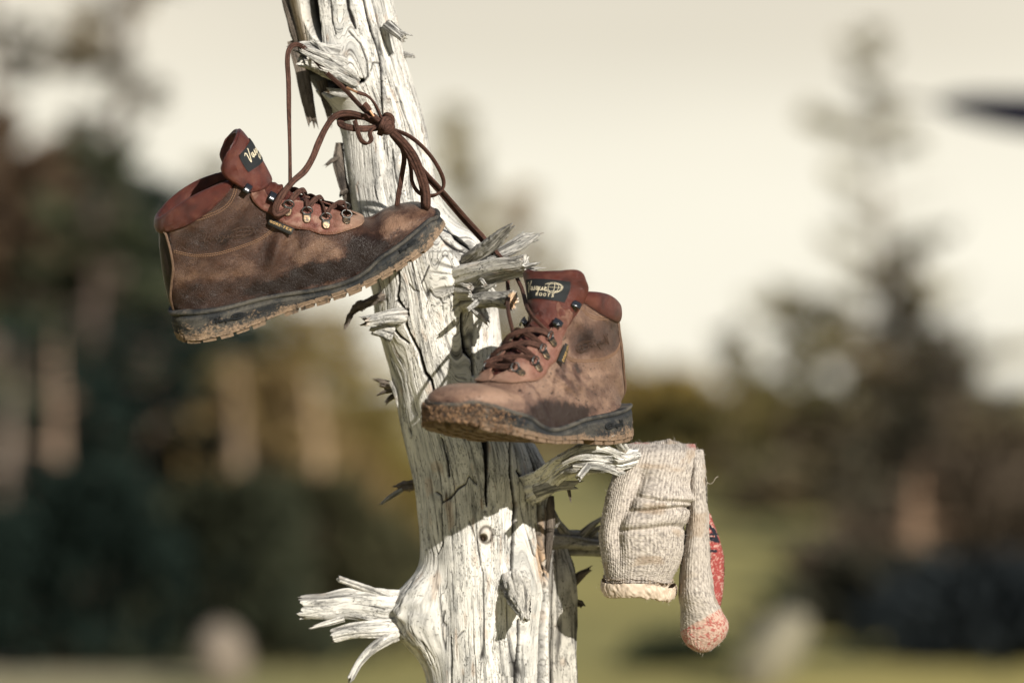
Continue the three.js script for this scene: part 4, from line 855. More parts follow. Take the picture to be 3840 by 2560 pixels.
    o.c = mixc(mixc(pal.rubber, pal.rubberDust, clamp(0.30 + fbm(p.x / 60, y / 24, p.z / 60 + seed, 4) * 1.3 + 0.35 * n3(p.x / 4, y / 4, p.z / 4) + (j >= 4 && j < 7 ? 0.3 : 0) - (j >= 7 && j < 11 ? 0.35 : 0))), pal.mud, m);
    o.uv = [u * 30, j / 8];
  }, { wrap: true, flip: !flip }), M.rubber, root);
  // lugs round the rim and across the tread
  const lugGeo = (cx, cz, lx, lz, ang, h0, R) => {
    const g = new THREE.BoxGeometry(lx, 1, lz, 6, 3, 4), A = g.attributes.position, c = cos(ang), s = sin(ang);
    for (let i = 0; i < A.count; i++) {
      let x = A.getX(i), y = A.getY(i) + 0.5, z = A.getZ(i);
      const k = y < 0.5 ? 0.93 : 1; x *= k; z *= k;
      const X = cx + x * c + z * s, Z = cz - x * s + z * c, nb = 2.2 * n3(X / 9, y * 3, Z / 9 + seed);
      A.setXYZ(i, (X + nb) * S, (yBot(X) + lerp(h0, 30, y) + nb * 0.6) * S, (Z + nb) * S * side);
    }
    g.computeVertexNormals();
    return paint(g, (x, y, z) => { const m = clamp(dirt.mud(x / S, y / S, z / S * side, 1.05) + 0.1); return mixc(pal.rubber, pal.mud, m * (0.8 + 0.2 * n3(x / S / 14, y / S / 10, z / S / 14))); });
  };
  const R = rng(seed * 77 + 5);
  let acc = 0; const step = 64;
  for (let i = 0; i < NS; i++) {
    acc += PL[i].distanceTo(PL[i + 1]); if (acc < step) continue; acc -= step;
    const p = PL[i], q = PL[(i + 2) % NS], tx = q.x - p.x, tz2 = q.z - p.z, l = hypot(tx, tz2), ox = -tz2 / l, oz = tx / l, inw = -18;
    if ((p.x > 330 && p.x < 395) || p.x > 1030) continue;
    part('lug', lugGeo(p.x - ox * inw * -1 + 0, p.z - oz * inw * -1, 50 + 7 * R(), 52, Math.atan2(-tz2, tx), -2 + 5 * R(), R), M.rubber, sole);
  }
  for (let x = 70; x < 1020; x += 62) for (const zf of [-0.36, 0.0, 0.36]) {
    if (x > 320 && x < 400) continue;
    const hw = tab([[12, 60], [150, 110], [430, 108], [740, 160], [870, 160], [1060, 90]], x);
    part('lug', lugGeo(x + (abs(zf) > 0.1 ? 26 : 0), zf * 2 * hw * 0.72 + bend(x), 40, hw * 0.36, zf * 0.9, 2, R), M.rubber, sole);
  }
  // emblem pressed into the heel of the sole and beside the toe
  const wall = (x, y, off) => { let bi = 0, bd = 1e9; for (let i = 0; i < NS; i++) if (PL[i].z > bend(PL[i].x)) { const d = abs(PL[i].x - x); if (d < bd) { bd = d; bi = i; } } const p = PL[bi], q = PL[(bi + 1) % NS], r = PL[(bi - 1 + NS) % NS], nx = q.z - r.z, nz = -(q.x - r.x), nl = hypot(nx, nz); return V3((x + -nx / nl * off) * S, y * S, (p.z + -nz / nl * off) * S * side); };
  part('emblem', emblemGeo((x, y) => { const q = loc(812 + x * 108 + y * 8, 1222 - x * 22 - y * 68, 124); return wall(q[0], q[1], 9); }, 0.0007, pal.rubber), M.rubber, sole);
  part('emblem', emblemGeo((x, y) => { const q = loc(1500 + x * 66 * 0.9, 962 - x * 36 - y * 44, 160); return wall(q[0], q[1], 9.5); }, 0.0006, pal.rubber), M.rubber, sole);
  if (dirt.grains) { // crumbs of wet soil on the toe
    const list = [], Q = rng(seed * 991);
    for (let k = 0; k < dirt.grains; k++) {
      const i = floor(Q() * NS), p = PL[i]; if (p.x < 700 || n3(p.x / 26, p.z / 26, 4) + Q() < 0.25 || Q() > sstep(850, 1030, p.x + 60 * (Q() - 0.5))) continue;
      const q = PL[(i + 1) % NS], r = PL[(i - 1 + NS) % NS], nx = q.z - r.z, nz = -(q.x - r.x), nl = hypot(nx, nz), yt = yTop(p.x) - 8, yb = yBot(p.x) + 4, y = lerp(yb, yt, pow(Q(), 0.9));
      const g = new THREE.IcosahedronGeometry((1.5 + 5.0 * Q() * Q() * Q()) * S, 0); g.scale(1, 0.8 + 0.4 * Q(), 1); g.rotateX(Q() * 6); g.rotateY(Q() * 6);
      g.translate((p.x - nx / nl * (8 + 7 * Q())) * S, y * S, (p.z - nz / nl * (8 + 7 * Q())) * S * side);
      const w = Q(); list.push(paint(g, w < 0.35 ? [0.045, 0.030, 0.022] : w < 0.75 ? [0.16, 0.09, 0.05] : [0.30, 0.18, 0.10]));
    }
    part('soil', merge(list), surf({ roughness: 0.9 }), root).userData.kind = 'stuff';
  }
  root.userData.at = undefined; delete root.userData.at;
  return { root, G, rings };
}
const PAL1 = { red: [0.098, 0.025, 0.018], redDark: [0.045, 0.013, 0.011], redWorn: [0.20, 0.075, 0.048], thread: [0.17, 0.095, 0.055], piping: [0.20, 0.125, 0.085], emblem: [0.105, 0.064, 0.046], rubber: [0.026, 0.028, 0.031], rubberDust: [0.115, 0.105, 0.09], mud: [0.35, 0.245, 0.165] };
const ramp = (d, lo, mid, hi) => d < 0 ? mixc(mid, lo, clamp(-d)) : mixc(mid, hi, clamp(d));
const blobs = (list, x, y) => { let s = 0; for (const [bx, by, rx, ry, rot, k] of list) { const c = cos(rot), n = sin(rot), u = ((x - bx) * c + (y - by) * n) / rx, v = (-(x - bx) * n + (y - by) * c) / ry, q = u * u + v * v; if (q < 4) s += k * (1 - sstep(0.15, 1.5, q)); } return s; };
const dirt1 = {
  folds: [[1050, 940, 24, 80, 0.32, 15], [1004, 930, 24, 80, 0.32, -9], [1098, 940, 30, 80, 0.3, -8], [1150, 930, 26, 60, 0.2, 6], [1405, 860, 22, 60, -0.1, -6], [1370, 900, 30, 70, 0.1, 4], [920, 1000, 200, 30, -0.15, 3]],
  grains: 0,
  leather([x, y], p, t, a) {
    const wx = x + 16 * fbm(p.x / 24, p.y / 24, p.z / 24, 3) + 7 * n3(p.x / 5, p.y / 5, p.z / 5), wy = y + 22 * fbm(p.x / 26 + 9, p.y / 22, p.z / 26, 3) + 9 * n3(p.x / 5 + 4, p.y / 6, p.z / 5);
    let d = -0.12 + 0.75 * fbm(p.x / 70, p.y / 40, p.z / 70, 4) + 0.18 * n3(p.x / 9, p.y / 3.2, p.z / 9) + 0.18 * n3(p.x / 2.6, p.y / 2.6, p.z / 2.6);
    d += blobs([[800, 1015, 230, 50, -0.12, 0.34], [1180, 940, 120, 60, 0.1, 0.55], [1270, 960, 60, 30, -0.3, 0.4], [1480, 860, 70, 44, -0.6, 0.55], [1540, 810, 100, 50, -0.5, 0.5], [1440, 815, 80, 26, 0, 0.35],
      [1240, 1020, 200, 44, -0.18, -1.5], [1370, 950, 90, 70, -0.4, -1.1], [1480, 905, 60, 20, -0.6, -0.8], [1100, 1070, 160, 30, -0.18, -1.2], [800, 1110, 220, 56, -0.14, -0.55], [760, 905, 130, 44, -0.1, -0.4], [920, 880, 110, 44, -0.35, -0.5], [1150, 900, 30, 40, 0, -0.5], [1000, 960, 30, 60, 0.4, -0.5], [640, 1000, 14, 160, 0, -1.2]], wx, wy);
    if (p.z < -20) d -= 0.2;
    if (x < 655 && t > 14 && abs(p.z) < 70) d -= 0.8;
    return ramp(d, [0.016, 0.009, 0.007], [0.064, 0.033, 0.023], [0.215, 0.128, 0.086]);
  },
  facing(u, v, p) { const n = fbm(p.x / 26, p.y / 26, p.z / 26, 4); let c = mixc([0.19, 0.075, 0.058], [0.30, 0.17, 0.128], sstep(-0.1, 0.35, n)); c = mixc(c, [0.10, 0.03, 0.022], sstep(0.1, 0.5, fbm(p.x / 40 + 5, p.y / 30, p.z / 40, 3))); c = mixc(c, [0.13, 0.05, 0.03], exp(-(((v - 0.03) / 0.05) ** 2))); return mixc(c, [0.36, 0.24, 0.16], sstep(0.25, 0.0, u) * 0.6); },
  mud(x, y, z, f) { return clamp(sstep(0.25, 0.8, f * 0.8 + 0.5 * fbm(x / 40, y / 20, z / 40, 4) + 0.3 * n3(x / 7, y / 5, z / 7) + 0.25 * n3(x / 3, y / 3, z / 3) - 0.08 + 0.28 * sstep(1000, 1090, x)) - 0.15 * sstep(0.2, 0.5, n3(x / 14, y / 9, z / 14))); },
};
const dirt2 = {
  folds: [[1110, 960, 20, 70, 0.7, 9], [1150, 930, 20, 70, 0.6, -9], [1040, 960, 18, 60, 0.6, 8], [980, 960, 18, 60, 0.5, -8], [1010, 900, 14, 50, 0.9, -6], [1080, 1000, 14, 60, 0.8, -5], [1270, 960, 24, 80, 0.2, -6], [1310, 950, 24, 70, 0.1, 5], [900, 1010, 160, 24, -0.2, 3], [860, 930, 20, 60, 0.9, 4]],
  grains: 15000,
  leather([x, y], p, t, a) {
    const wx = x + 16 * fbm(p.x / 24, p.y / 24, p.z / 24 + 7, 3) + 5 * n3(p.x / 4, p.y / 5, p.z / 4), wy = y + 24 * fbm(p.x / 22 + 9, p.y / 26, p.z / 22, 3) + 8 * n3(p.x / 4 + 4, p.y / 9, p.z / 4);
    let d = 0.35 + 0.7 * fbm(p.x / 60 + 3, p.y / 44, p.z / 60, 4) + 0.2 * n3(p.x / 6, p.y / 5, p.z / 6) + 0.16 * n3(p.x / 2.6, p.y / 2.6, p.z / 2.6);
    d += blobs([[1290, 1015, 150, 62, -0.25, -2.2], [1160, 1060, 170, 38, -0.18, -2.0], [1050, 1085, 120, 30, -0.2, -1.0], [770, 890, 170, 66, -0.2, -0.95], [930, 850, 60, 60, -0.5, -0.7], [1150, 960, 16, 90, 0.75, 0.45], [1090, 950, 14, 80, 0.7, -0.55], [1010, 930, 12, 80, 0.8, 0.4], [960, 960, 12, 60, 0.7, -0.5], [1290, 920, 10, 60, 0.3, -0.5], [880, 990, 120, 12, -0.3, 0.35], [960, 720, 60, 40, 0, -0.9], [1000, 950, 40, 30, 0.3, -0.7], [1080, 900, 60, 16, 0.5, -0.6], [1160, 920, 60, 14, 0.6, -0.5], [880, 1060, 90, 24, -0.2, -0.4], [1440, 880, 80, 20, -0.5, 0.3], [1520, 810, 110, 60, -0.4, 0.5]], wx, wy);
    const pit = n3(p.x / 9, p.y / 5, p.z / 9 + 31); if (pit > 0.72) d -= 1.6;
    return ramp(d, [0.028, 0.016, 0.013], [0.118, 0.067, 0.050], [0.305, 0.193, 0.137]);
  },
  facing(u, v, p) { const c = dirt1.facing(u, v, V3(p.x + 400, p.y + 90, p.z)); return mixc(c, [0.24, 0.125, 0.09], 0.35); },
  mud(x, y, z, f) { const toe = sstep(900, 1050, x + 60 * fbm(x / 50, y / 30, z / 50, 2)); return clamp(sstep(0.3, 0.8, f * 1.05 - 0.2 + 0.55 * fbm(x / 40, y / 20, z / 40, 4) + 0.3 * n3(x / 7, y / 5, z / 7) + 0.25 * n3(x / 3, y / 3, z / 3) - 0.04) * (1 - 0.35 * toe) + 0.4 * toe * (0.5 + n3(x / 9, y / 9, z / 9)) - 0.2 * sstep(0.2, 0.5, n3(x / 14, y / 9, z / 14))); },
};
const boot1 = makeBoot({ seed: 1, side: 1, pal: PAL1, dirt: dirt1, label: 'worn brown leather boot hanging level on the left, toe to the right' });
const boot2 = makeBoot({ seed: 2, side: -1, pal: { ...PAL1, mud: [0.31, 0.21, 0.14] }, dirt: dirt2, label: 'dusty tan boot on the right, muddy toe facing left, above the sock', flapDown: [10, -92] });
// hung as in the photograph
boot1.root.position.copy(at(640, 1240, 0.06));
boot1.root.rotation.set(ROLL, 0, TH, 'ZYX');
boot1.root.scale.setScalar(0.986);
boot2.root.position.set(0.1144, 1.4532, 0.03);
boot2.root.rotation.set(-1.556 * PI / 180, 235.63 * PI / 180, -1.406 * PI / 180, 'YZX');
// ---------------------------------------------------------------- the tied laces that hang both boots on the stub
const tied = thing('bootlace', 'dark brown bootlaces knotted together and looped over the upper stub', 'lace');
const run = (pts) => pts.map((p) => at(p[0], p[1], p[2] + KO * sstep(1180, 1340, p[0]) * sstep(1760, 1600, p[0]) * sstep(880, 760, p[1])));
const K = 0.052, KO = 0.022;   // depth of the knot
{
  const add = (name, pts, w, h, seed, o) => part(name, laceGeo(run(pts), w * 1.18 * S, h * 1.15 * S, seed, o), LACE, tied);
  // over the stub and down to the left boot
  add('strand', [[1092, 770, 0.072], [1088, 690, 0.068], [1086, 560, 0.062], [1083, 430, 0.056], [1081, 300, 0.050], [1077, 225, 0.046], [1082, 188, 0.042], [1100, 168, 0.034], [1122, 168, 0.030], [1150, 188, 0.032], [1190, 234, 0.036], [1230, 278, 0.034], [1290, 332, 0.030], [1340, 386, 0.036], [1390, 436, 0.046], [1440, 478, K]], 8, 3.6, 2, { side: 'face', twist: (t) => 0.5 + 0.6 * sin(t * 9) * (t < 0.5 ? 1 : 0.3) });
  // thick strand from the left boot's top ring
  add('strand', [[1106, 774, 0.098], [1082, 782, 0.108], [1052, 800, 0.116], [1034, 800, 0.118], [1034, 776, 0.120], [1052, 738, 0.120], [1096, 682, 0.112], [1142, 640, 0.104], [1172, 590, 0.094], [1192, 540, 0.084], [1222, 478, 0.072], [1252, 438, 0.064], [1292, 424, 0.058], [1340, 430, 0.054], [1390, 450, K], [1440, 478, K]], 10.5, 4, 3, { side: 'face', twist: (t) => 0.5 * sin(t * 16) });
  // flat loop on the left of the knot
  add('loop', [[1445, 472, K], [1380, 482, 0.056], [1310, 478, 0.060], [1276, 464, 0.058], [1282, 446, 0.050], [1330, 436, 0.046], [1400, 446, 0.046], [1446, 470, K]], 4, 11, 4, { side: V3(0, 0, 1) });
  add('loop', [[1330, 452, 0.060], [1340, 490, 0.064], [1356, 528, 0.066], [1376, 538, 0.066], [1392, 524, 0.066], [1386, 500, 0.066], [1396, 484, 0.062], [1436, 476, K]], 8, 4, 5, { side: (t) => V3(0.8, 0.2, 0.5) });
  // free ends with copper aglets
  add('loop', [[1440, 470, 0.056], [1424, 430, 0.058], [1404, 388, 0.060], [1378, 360, 0.060], [1340, 346, 0.058]], 8, 4, 6, { side: V3(0.5, -0.5, 0.6) });
  add('loop', [[1446, 470, K], [1420, 450, 0.060], [1398, 430, 0.062]], 8, 5, 7);
  add('loop', [[1385, 415, 0.064], [1376, 400, 0.064], [1364, 388, 0.064]], 9, 7, 7);
  for (const [a, b] of [[[1401, 436, 0.063], [1384, 412, 0.064]], [[1342, 347, 0.0585], [1300, 328, 0.056]]]) part('aglet', ribbon(run([a, [(a[0] + b[0]) / 2, (a[1] + b[1]) / 2, (a[2] + b[2]) / 2], b]), { w: 4.6 * S, h: 4.6 * S, n: 12, m: 12, square: 1, col: () => [0.42, 0.22, 0.12] }), surf({ roughness: 0.4, metalness: 0.5 }), tied);
  // the knot itself: three turns and a wrap
  const kn = []; for (let i = 0; i <= 60; i++) { const a = i / 60 * 2 * PI * 2.2; kn.push([1448 + 15 * cos(a) + 8 * sin(a * 0.5), 477 + 12 * sin(a) + 9 * cos(a * 0.5), K + 0.009 * sin(a * 1.4 + 0.6) + 0.005]); }
  add('knot', kn, 9, 5, 8);
  add('knot', [[1424, 504, 0.056], [1434, 470, 0.068], [1446, 444, 0.064], [1466, 452, 0.056], [1474, 476, 0.064], [1452, 496, 0.068], [1430, 490, 0.062]], 10, 5, 9);
  add('knot', [[1440, 440, 0.052], [1452, 430, 0.060], [1468, 440, 0.058], [1470, 462, 0.056]], 9, 5, 14);
  add('knot', [[1430, 462, 0.064], [1446, 474, 0.068], [1462, 484, 0.066]], 13, 7, 18);
  add('knot', [[1434, 488, 0.060], [1448, 478, 0.070], [1464, 464, 0.062]], 11, 6, 19);
  // the long loop on the right
  add('loop', [[1462, 482, K], [1530, 508, 0.060], [1590, 556, 0.066], [1640, 622, 0.068], [1664, 684, 0.066], [1656, 714, 0.064], [1634, 730, 0.062], [1606, 735, 0.058]], 7, 4, 10, { side: (t) => V3(0.5, 0.5, 0.6) });
  add('loop', [[1606, 735, 0.058], [1570, 722, 0.048], [1546, 684, 0.044], [1540, 628, 0.044], [1526, 574, 0.044], [1490, 516, 0.046], [1456, 484, K]], 6, 5, 11);
  // the broad hanging fold
  add('strand', [[1462, 486, 0.058], [1520, 540, 0.066], [1556, 590, 0.070], [1580, 650, 0.070], [1598, 712, 0.068], [1600, 772, 0.066], [1592, 776, 0.058], [1588, 720, 0.056], [1570, 650, 0.056], [1530, 576, 0.056], [1470, 500, 0.052]], 12, 4, 12, { side: 'face', twist: (t) => 0.4 * sin(t * 7) });
  add('strand', [[1500, 530, 0.046], [1515, 584, 0.044], [1506, 660, 0.042], [1494, 730, 0.040], [1484, 800, 0.038]], 8, 5, 13);
  // two strands run right and down behind the splinters to the other boot
  const W = (i) => boot2.rings[i][0];
  const toPx = (v) => { const k = S * (D - v.z) / D; return [CX + v.x / k, CY - (v.y - H) / k, v.z]; };
  boot2.root.updateMatrixWorld(true);
  const nearRing = toPx(W(0).clone().applyMatrix4(boot2.root.matrixWorld)), farRing = toPx(W(1).clone().applyMatrix4(boot2.root.matrixWorld));
  add('strand', [[1462, 486, K], [1520, 556, 0.044], [1590, 640, 0.036], [1660, 716, 0.028], [1740, 808, 0.020], [1810, 884, 0.012], [1866, 950, 0.012], [1920, 1010, 0.040], [1952, 1070, 0.06], [2000, 1190, nearRing[2] - 0.004], nearRing], 6.5, 4.5, 15, { side: 'face', twist: (t) => 0.7 * sin(t * 8) });
  add('strand', [[1460, 490, K], [1516, 566, 0.040], [1582, 648, 0.032], [1652, 726, 0.022], [1730, 818, 0.014], [1800, 894, 0.006], [1856, 960, 0.004], [1898, 1020, 0.02], [1905, 1080, 0.03], [1908, 1180, farRing[2] - 0.004], farRing], 6.5, 4.5, 16, { side: 'face', twist: (t) => 0.7 * sin(t * 7 + 1) });
}
// ---------------------------------------------------------------- ragg wool sock
const sock = thing('wool_sock', 'grey wool sock with red toe draped over the right branch', 'sock');
const woolMat = surf({ roughness: 1, specularIntensity: 0.1, sheen: 0.5, sheenColor: new THREE.Color(0.6, 0.56, 0.5), sheenRoughness: 0.6 });
const GREYW = (x, y, seed) => { // marl of cream and charcoal strands, x across and y along in drawing units
  const m = n3(x / 3.6, y / 9, seed) + 0.55 * n3(x / 1.9, y / 3.4, seed + 5), g = fbm(x / 60, y / 60, seed + 9, 3);
  let c = mixc([0.41, 0.36, 0.305], [0.235, 0.205, 0.178], sstep(-0.1, 0.9, m + 0.6 * g));
  c = mixc(c, [0.49, 0.435, 0.37], sstep(0.15, 0.9, -m));
  const rb = x / 8.2 - floor(x / 8.2), st = (y + (rb < 0.5 ? rb : 1 - rb) * 9) / 7.5, kn = 0.80 + 0.26 * sin(rb * PI) + 0.07 * sin(st * 2 * PI);
  c = [c[0] * kn, c[1] * kn * 1.015, c[2] * kn * 1.06];
  return mixc(c, [0.30, 0.22, 0.15], 0.5 * sstep(0.12, 0.4, fbm(x / 70 + 4, y / 50, seed + 2, 3)));
};
const REDW = (x, y, seed) => { const m = n3(x / 4, y / 7, seed) + 0.4 * n3(x / 2, y / 3, seed + 3); return mixc([0.30, 0.060, 0.052], [0.46, 0.30, 0.25], sstep(0.0, 0.6, m)); };
// closed sleeve: rows [y, left, right, z of the middle, half thickness]
function sleeve(rows, nu, nv, { disp, col, pw = 0.85, lean = null }) {
  return grid(nu, nv, (u, v, o) => {
    const r = cat(rows, v * (rows.length - 1)), a = u * 2 * PI, c = cos(a), s = sin(a), R = (r[2] - r[1]) / 2, cx = (r[1] + r[2]) / 2;
    const k = disp(u, v, a, r), q = Math.sign(c) * pow(abs(c), pw), w = Math.sign(s) * pow(abs(s), pw);
    const px = cx + q * (R + k * abs(c)), py = r[0] + (lean ? lean(c, v) : 0);
    o.p.copy(at(px, py, r[3] + w * (r[4] + k * S * 1)));
    o.c = col(px, py, u, v, a); o.uv = [u, v];
  }, { wrap: true });
}
const ribs = (x, amp) => amp * (0.5 - abs(((x % 1) + 1) % 1 - 0.5) * 2 * 0.9);
{
  const LEG = [[1664, 2340, 2606, -0.022, 0.024], [1690, 2328, 2611, -0.004, 0.030], [1740, 2312, 2604, 0.006, 0.032], [1800, 2292, 2592, 0.010, 0.034], [1850, 2277, 2584, 0.013, 0.036], [1900, 2266, 2584, 0.015, 0.038], [1950, 2256, 2570, 0.016, 0.039], [2010, 2246, 2567, 0.016, 0.040], [2070, 2254, 2563, 0.016, 0.039], [2120, 2262, 2546, 0.015, 0.037], [2165, 2270, 2522, 0.014, 0.035], [2186, 2274, 2514, 0.013, 0.034]];
  // bulging folds: [y at the left, y at the right, height, sharpness]
  const FOLDS = [[1800, 1890, 15], [1880, 1912, 18], [1962, 1978, 13]];
  const legDisp = (u, v, a, r) => {
    const c = cos(a), s = sin(a), x = (c + 1) / 2, y = r[0];
    let k = ribs(u * 78, 3.0) + 3.5 * fbm(u * 18, v * 11, 2, 3) + 1.6 * n3(u * 160, v * 130, 4);
    if (s > -0.2) {
      const vx = 0.30 - 0.16 * sstep(1800, 1990, y), valley = exp(-(((x - vx - 0.10) / 0.085) ** 2)) * sstep(1720, 1800, y) * sstep(2160, 2010, y);
      k -= 34 * valley * s;
      const wav = 14 * n3(x * 3, y / 60, 8);
      for (const [yl, yr, h] of FOLDS) { const yc = lerp(yl, yr, pow(x, 0.6)) + 12 * sin(x * 5) + wav, d = y - yc; k += (h * exp(-(((d + 30) / 28) ** 2)) - h * 1.0 * exp(-((d / 10) ** 2))) * sstep(vx + 0.08, vx + 0.2, x); }
    }
    return k;
  };
  const leg = part('leg', sleeve(LEG, 420, 300, { disp: legDisp, pw: 0.8, col: (px, py, u, v) => { const x = u * 78 * 8.2; let c = GREYW(x, py, 3); const red = sstep(1690, 1664, py + 8 * n3(px / 20, 3, 1)) * sstep(0.1, 0.4, n3(px / 50, 9, 4) + 0.1); return mixc(c, REDW(px, py, 6), red * 0.8); } }), woolMat, sock);
  // over the top of the branch and down behind
  const TOP = []; for (let i = 0; i <= 10; i++) { const f = i / 10, a = f * PI * 0.98; TOP.push([1672 - 14 * sin(a) + (f > 0.5 ? 30 * (f - 0.5) : 0), 2340 + 4 * f, 2606 - 10 * f, -0.010 - 0.022 * (1 - cos(a)), 0.020 - 0.004 * f]); }
  part('heel', grid(260, 60, (u, v, o) => {   // rounded saddle across the branch
    const x = lerp(2338, 2612, u), a = lerp(-0.5, PI + 0.4, v), hgt = 1668 - 16 * exp(-(((x - 2500) / 50) ** 2)) - 6 * exp(-(((x - 2390) / 50) ** 2)) + 34 * sstep(2570, 2614, x) + 26 * sstep(2362, 2336, x), k = ribs(u * 34, 2.2) + 5 * n3(u * 16, v * 6, 3) + 1.5 * n3(u * 130, v * 50, 4);
    const edge = sqrt(max(0.04, 1 - pow(abs(2 * u - 1), 10)));
    o.p.copy(at(x, hgt + 46 - (50 + k) * sin(a) * edge * (a < 0 ? 1.4 : 1), -0.018 + (0.034 + k * S) * cos(a) * edge + ZT * 0.1));
    const red = sstep(0.02, 0.30, n3(x / 46, v * 3, 4) + 0.35 * n3(x / 9, v * 20, 6)) * sstep(0.25, 0.5, v);
    o.c = mixc(GREYW(x, v * 120, 3), REDW(x, v * 120, 6), red); o.uv = [u, v];
  }), woolMat, sock);
  // terry cuff, turned at the rim
  part('cuff', grid(220, 40, (u, v, o) => {
    const a = u * 2 * PI, b = v * 2 * PI * 0.86 - 0.6, c = cos(a), s = sin(a), n = 2.6 * n3(u * 120, v * 16, 5) + 3.4 * n3(u * 50, v * 8, 9) + 3 * n3(u * 9, 1, 2);
    const R = 124 + (18 + n) * cos(b) + 8 * sstep(0.5, 1, v), d = 0.036 + (0.0052 + n * S) * cos(b), y = 2204 + 10 * c + (34 + n) * sin(b) + 5 * sin(a * 3) + 10 * s;
    o.p.copy(at(2394 + Math.sign(c) * pow(abs(c), 0.85) * R, y, 0.013 + Math.sign(s) * pow(abs(s), 0.85) * d));
    const m = n3(u * 150, v * 22, 3); o.c = mixc([0.60, 0.50, 0.40], [0.44, 0.35, 0.27], clamp(0.5 + m)); o.uv = [u, v];
  }, { wrap: true }), woolMat, sock);
  part('cuff_lining', grid(120, 20, (u, v, o) => { const a = u * 2 * PI, c = cos(a), s = sin(a), k = lerp(1, 0.8, v); o.p.copy(at(2394 + Math.sign(c) * pow(abs(c), 0.85) * 118 * k, lerp(2224, 2120, v), 0.013 + Math.sign(s) * pow(abs(s), 0.85) * 0.030 * k)); o.c = [0.22, 0.17, 0.13]; }, { wrap: true }), woolMat, sock);
  // the foot hangs on the right
  const FOOT = [[1684, 2604, 2630, -0.010, 0.010], [1696, 2592, 2636, -0.008, 0.016], [1740, 2588, 2642, -0.004, 0.024], [1812, 2582, 2648, -0.002, 0.028], [1920, 2578, 2656, -0.002, 0.031], [2028, 2567, 2661, -0.003, 0.033], [2130, 2552, 2667, -0.004, 0.034], [2225, 2548, 2677, -0.004, 0.035], [2290, 2553, 2708, -0.004, 0.033], [2340, 2552, 2732, -0.004, 0.030], [2385, 2556, 2722, -0.004, 0.026], [2420, 2576, 2690, -0.004, 0.020], [2440, 2606, 2662, -0.004, 0.014], [2446, 2628, 2640, -0.004, 0.003]];
  const footDisp = (u, v, a, r) => ribs(u * 34, 1.8) + 3.2 * fbm(u * 14, v * 16, 7, 3) + 1.4 * n3(u * 90, v * 160, 4) + 4 * n3(u * 3, v * 22, 12) * sstep(0.75, 0.5, v);
  const FY = (v) => cat(FOOT, v * (FOOT.length - 1))[0];
  const isToe = (px, py) => sstep(-2, 2, py - (2368 - (px - 2553) * 0.58) + 5 * n3(px / 6, py / 6, 3));
  const foot = part('foot', sleeve(FOOT, 220, 300, { disp: footDisp, col: (px, py, u, v, a) => mixc(GREYW(u * 34 * 8.2, py, 5), mixc([0.46, 0.33, 0.27], [0.35, 0.125, 0.105], sstep(-0.05, 0.45, 0.7 * n3(u * 110, py / 4.6, 3) + 0.5 * n3(u * 40, py / 12, 8))), isToe(px, py)) }), woolMat, sock);
  // red sole with dark woven letters, seen edge on behind
  const SOLE = [[1925, 2640, 2662, -0.030, 0.006], [1960, 2640, 2676, -0.032, 0.012], [2010, 2636, 2695, -0.034, 0.018], [2075, 2630, 2712, -0.036, 0.022], [2140, 2630, 2716, -0.036, 0.024], [2210, 2640, 2712, -0.034, 0.022], [2262, 2652, 2704, -0.030, 0.018], [2290, 2660, 2690, -0.026, 0.010]];
  const MARK = [[[2662, 1970], [2684, 2004]], [[2664, 2004], [2690, 2002]], [[2656, 2020], [2694, 2030]], [[2666, 2016], [2690, 2020]], [[2654, 2046], [2662, 2064]], [[2656, 2066], [2686, 2066]], [[2654, 2092], [2664, 2094]], [[2678, 1984], [2692, 2030]]];
  part('sole_panel', sleeve(SOLE, 120, 160, { disp: (u, v) => 2.2 * n3(u * 60, v * 70, 4) + 3 * fbm(u * 9, v * 9, 3, 2), col: (px, py, u) => { let d = 99; for (const [a, b] of MARK) { const dx = b[0] - a[0], dy = b[1] - a[1], t = clamp(((px - a[0]) * dx + (py - a[1]) * dy) / (dx * dx + dy * dy)); d = min(d, hypot(px - a[0] - dx * t, py - a[1] - dy * t)); } const m = n3(px / 4 + py / 6, py / 5, 2); return mixc(mixc([0.27, 0.060, 0.054], [0.44, 0.27, 0.23], sstep(0.2, 0.6, m)), [0.02, 0.022, 0.03], sstep(6, 4, d + 1.5 * m)); } }), woolMat, sock);
  // loose wool fibres
  const fz = [], R = rng(4242);
  for (const [m, n] of [[leg, 900], [foot, 420], [sock.children[2], 260], [sock.children[1], 200]]) {
    const p = m.geometry.attributes.position, q = m.geometry.attributes.normal;
    for (let i = 0; i < n; i++) {
      const k = floor(R() * p.count), a = V3().fromBufferAttribute(p, k), nn = V3().fromBufferAttribute(q, k), L = (4 + 13 * R() * R()) * S, w = V3(R() - 0.5, R() - 0.5, R() - 0.5).multiplyScalar(L * 1.6);
      const c = m.geometry.attributes.position.count && [a, a.clone().addScaledVector(nn, L * 0.5).addScaledVector(w, 0.35), a.clone().addScaledVector(nn, L * 0.75).add(w)];
      const r = [0.42 + 0.15 * R()]; fz.push(ribbon(c, { w: 0.35 * S, h: 0.35 * S, n: 3, m: 4, square: 1, col: () => [r[0], r[0] * 0.9, r[0] * 0.8] }));
    }
  }
  fz.push(ribbon([[2650, 1806, 0], [2664, 1814, 0.004], [2676, 1806, 0.006], [2684, 1792, 0.008], [2694, 1786, 0.008]].map((p) => at(...p)), { w: 0.9 * S, h: 0.9 * S, n: 5, m: 20, square: 1, col: () => [0.5, 0.44, 0.38] }));
  part('fuzz', merge(fz), woolMat, sock).userData.kind = 'stuff';
}
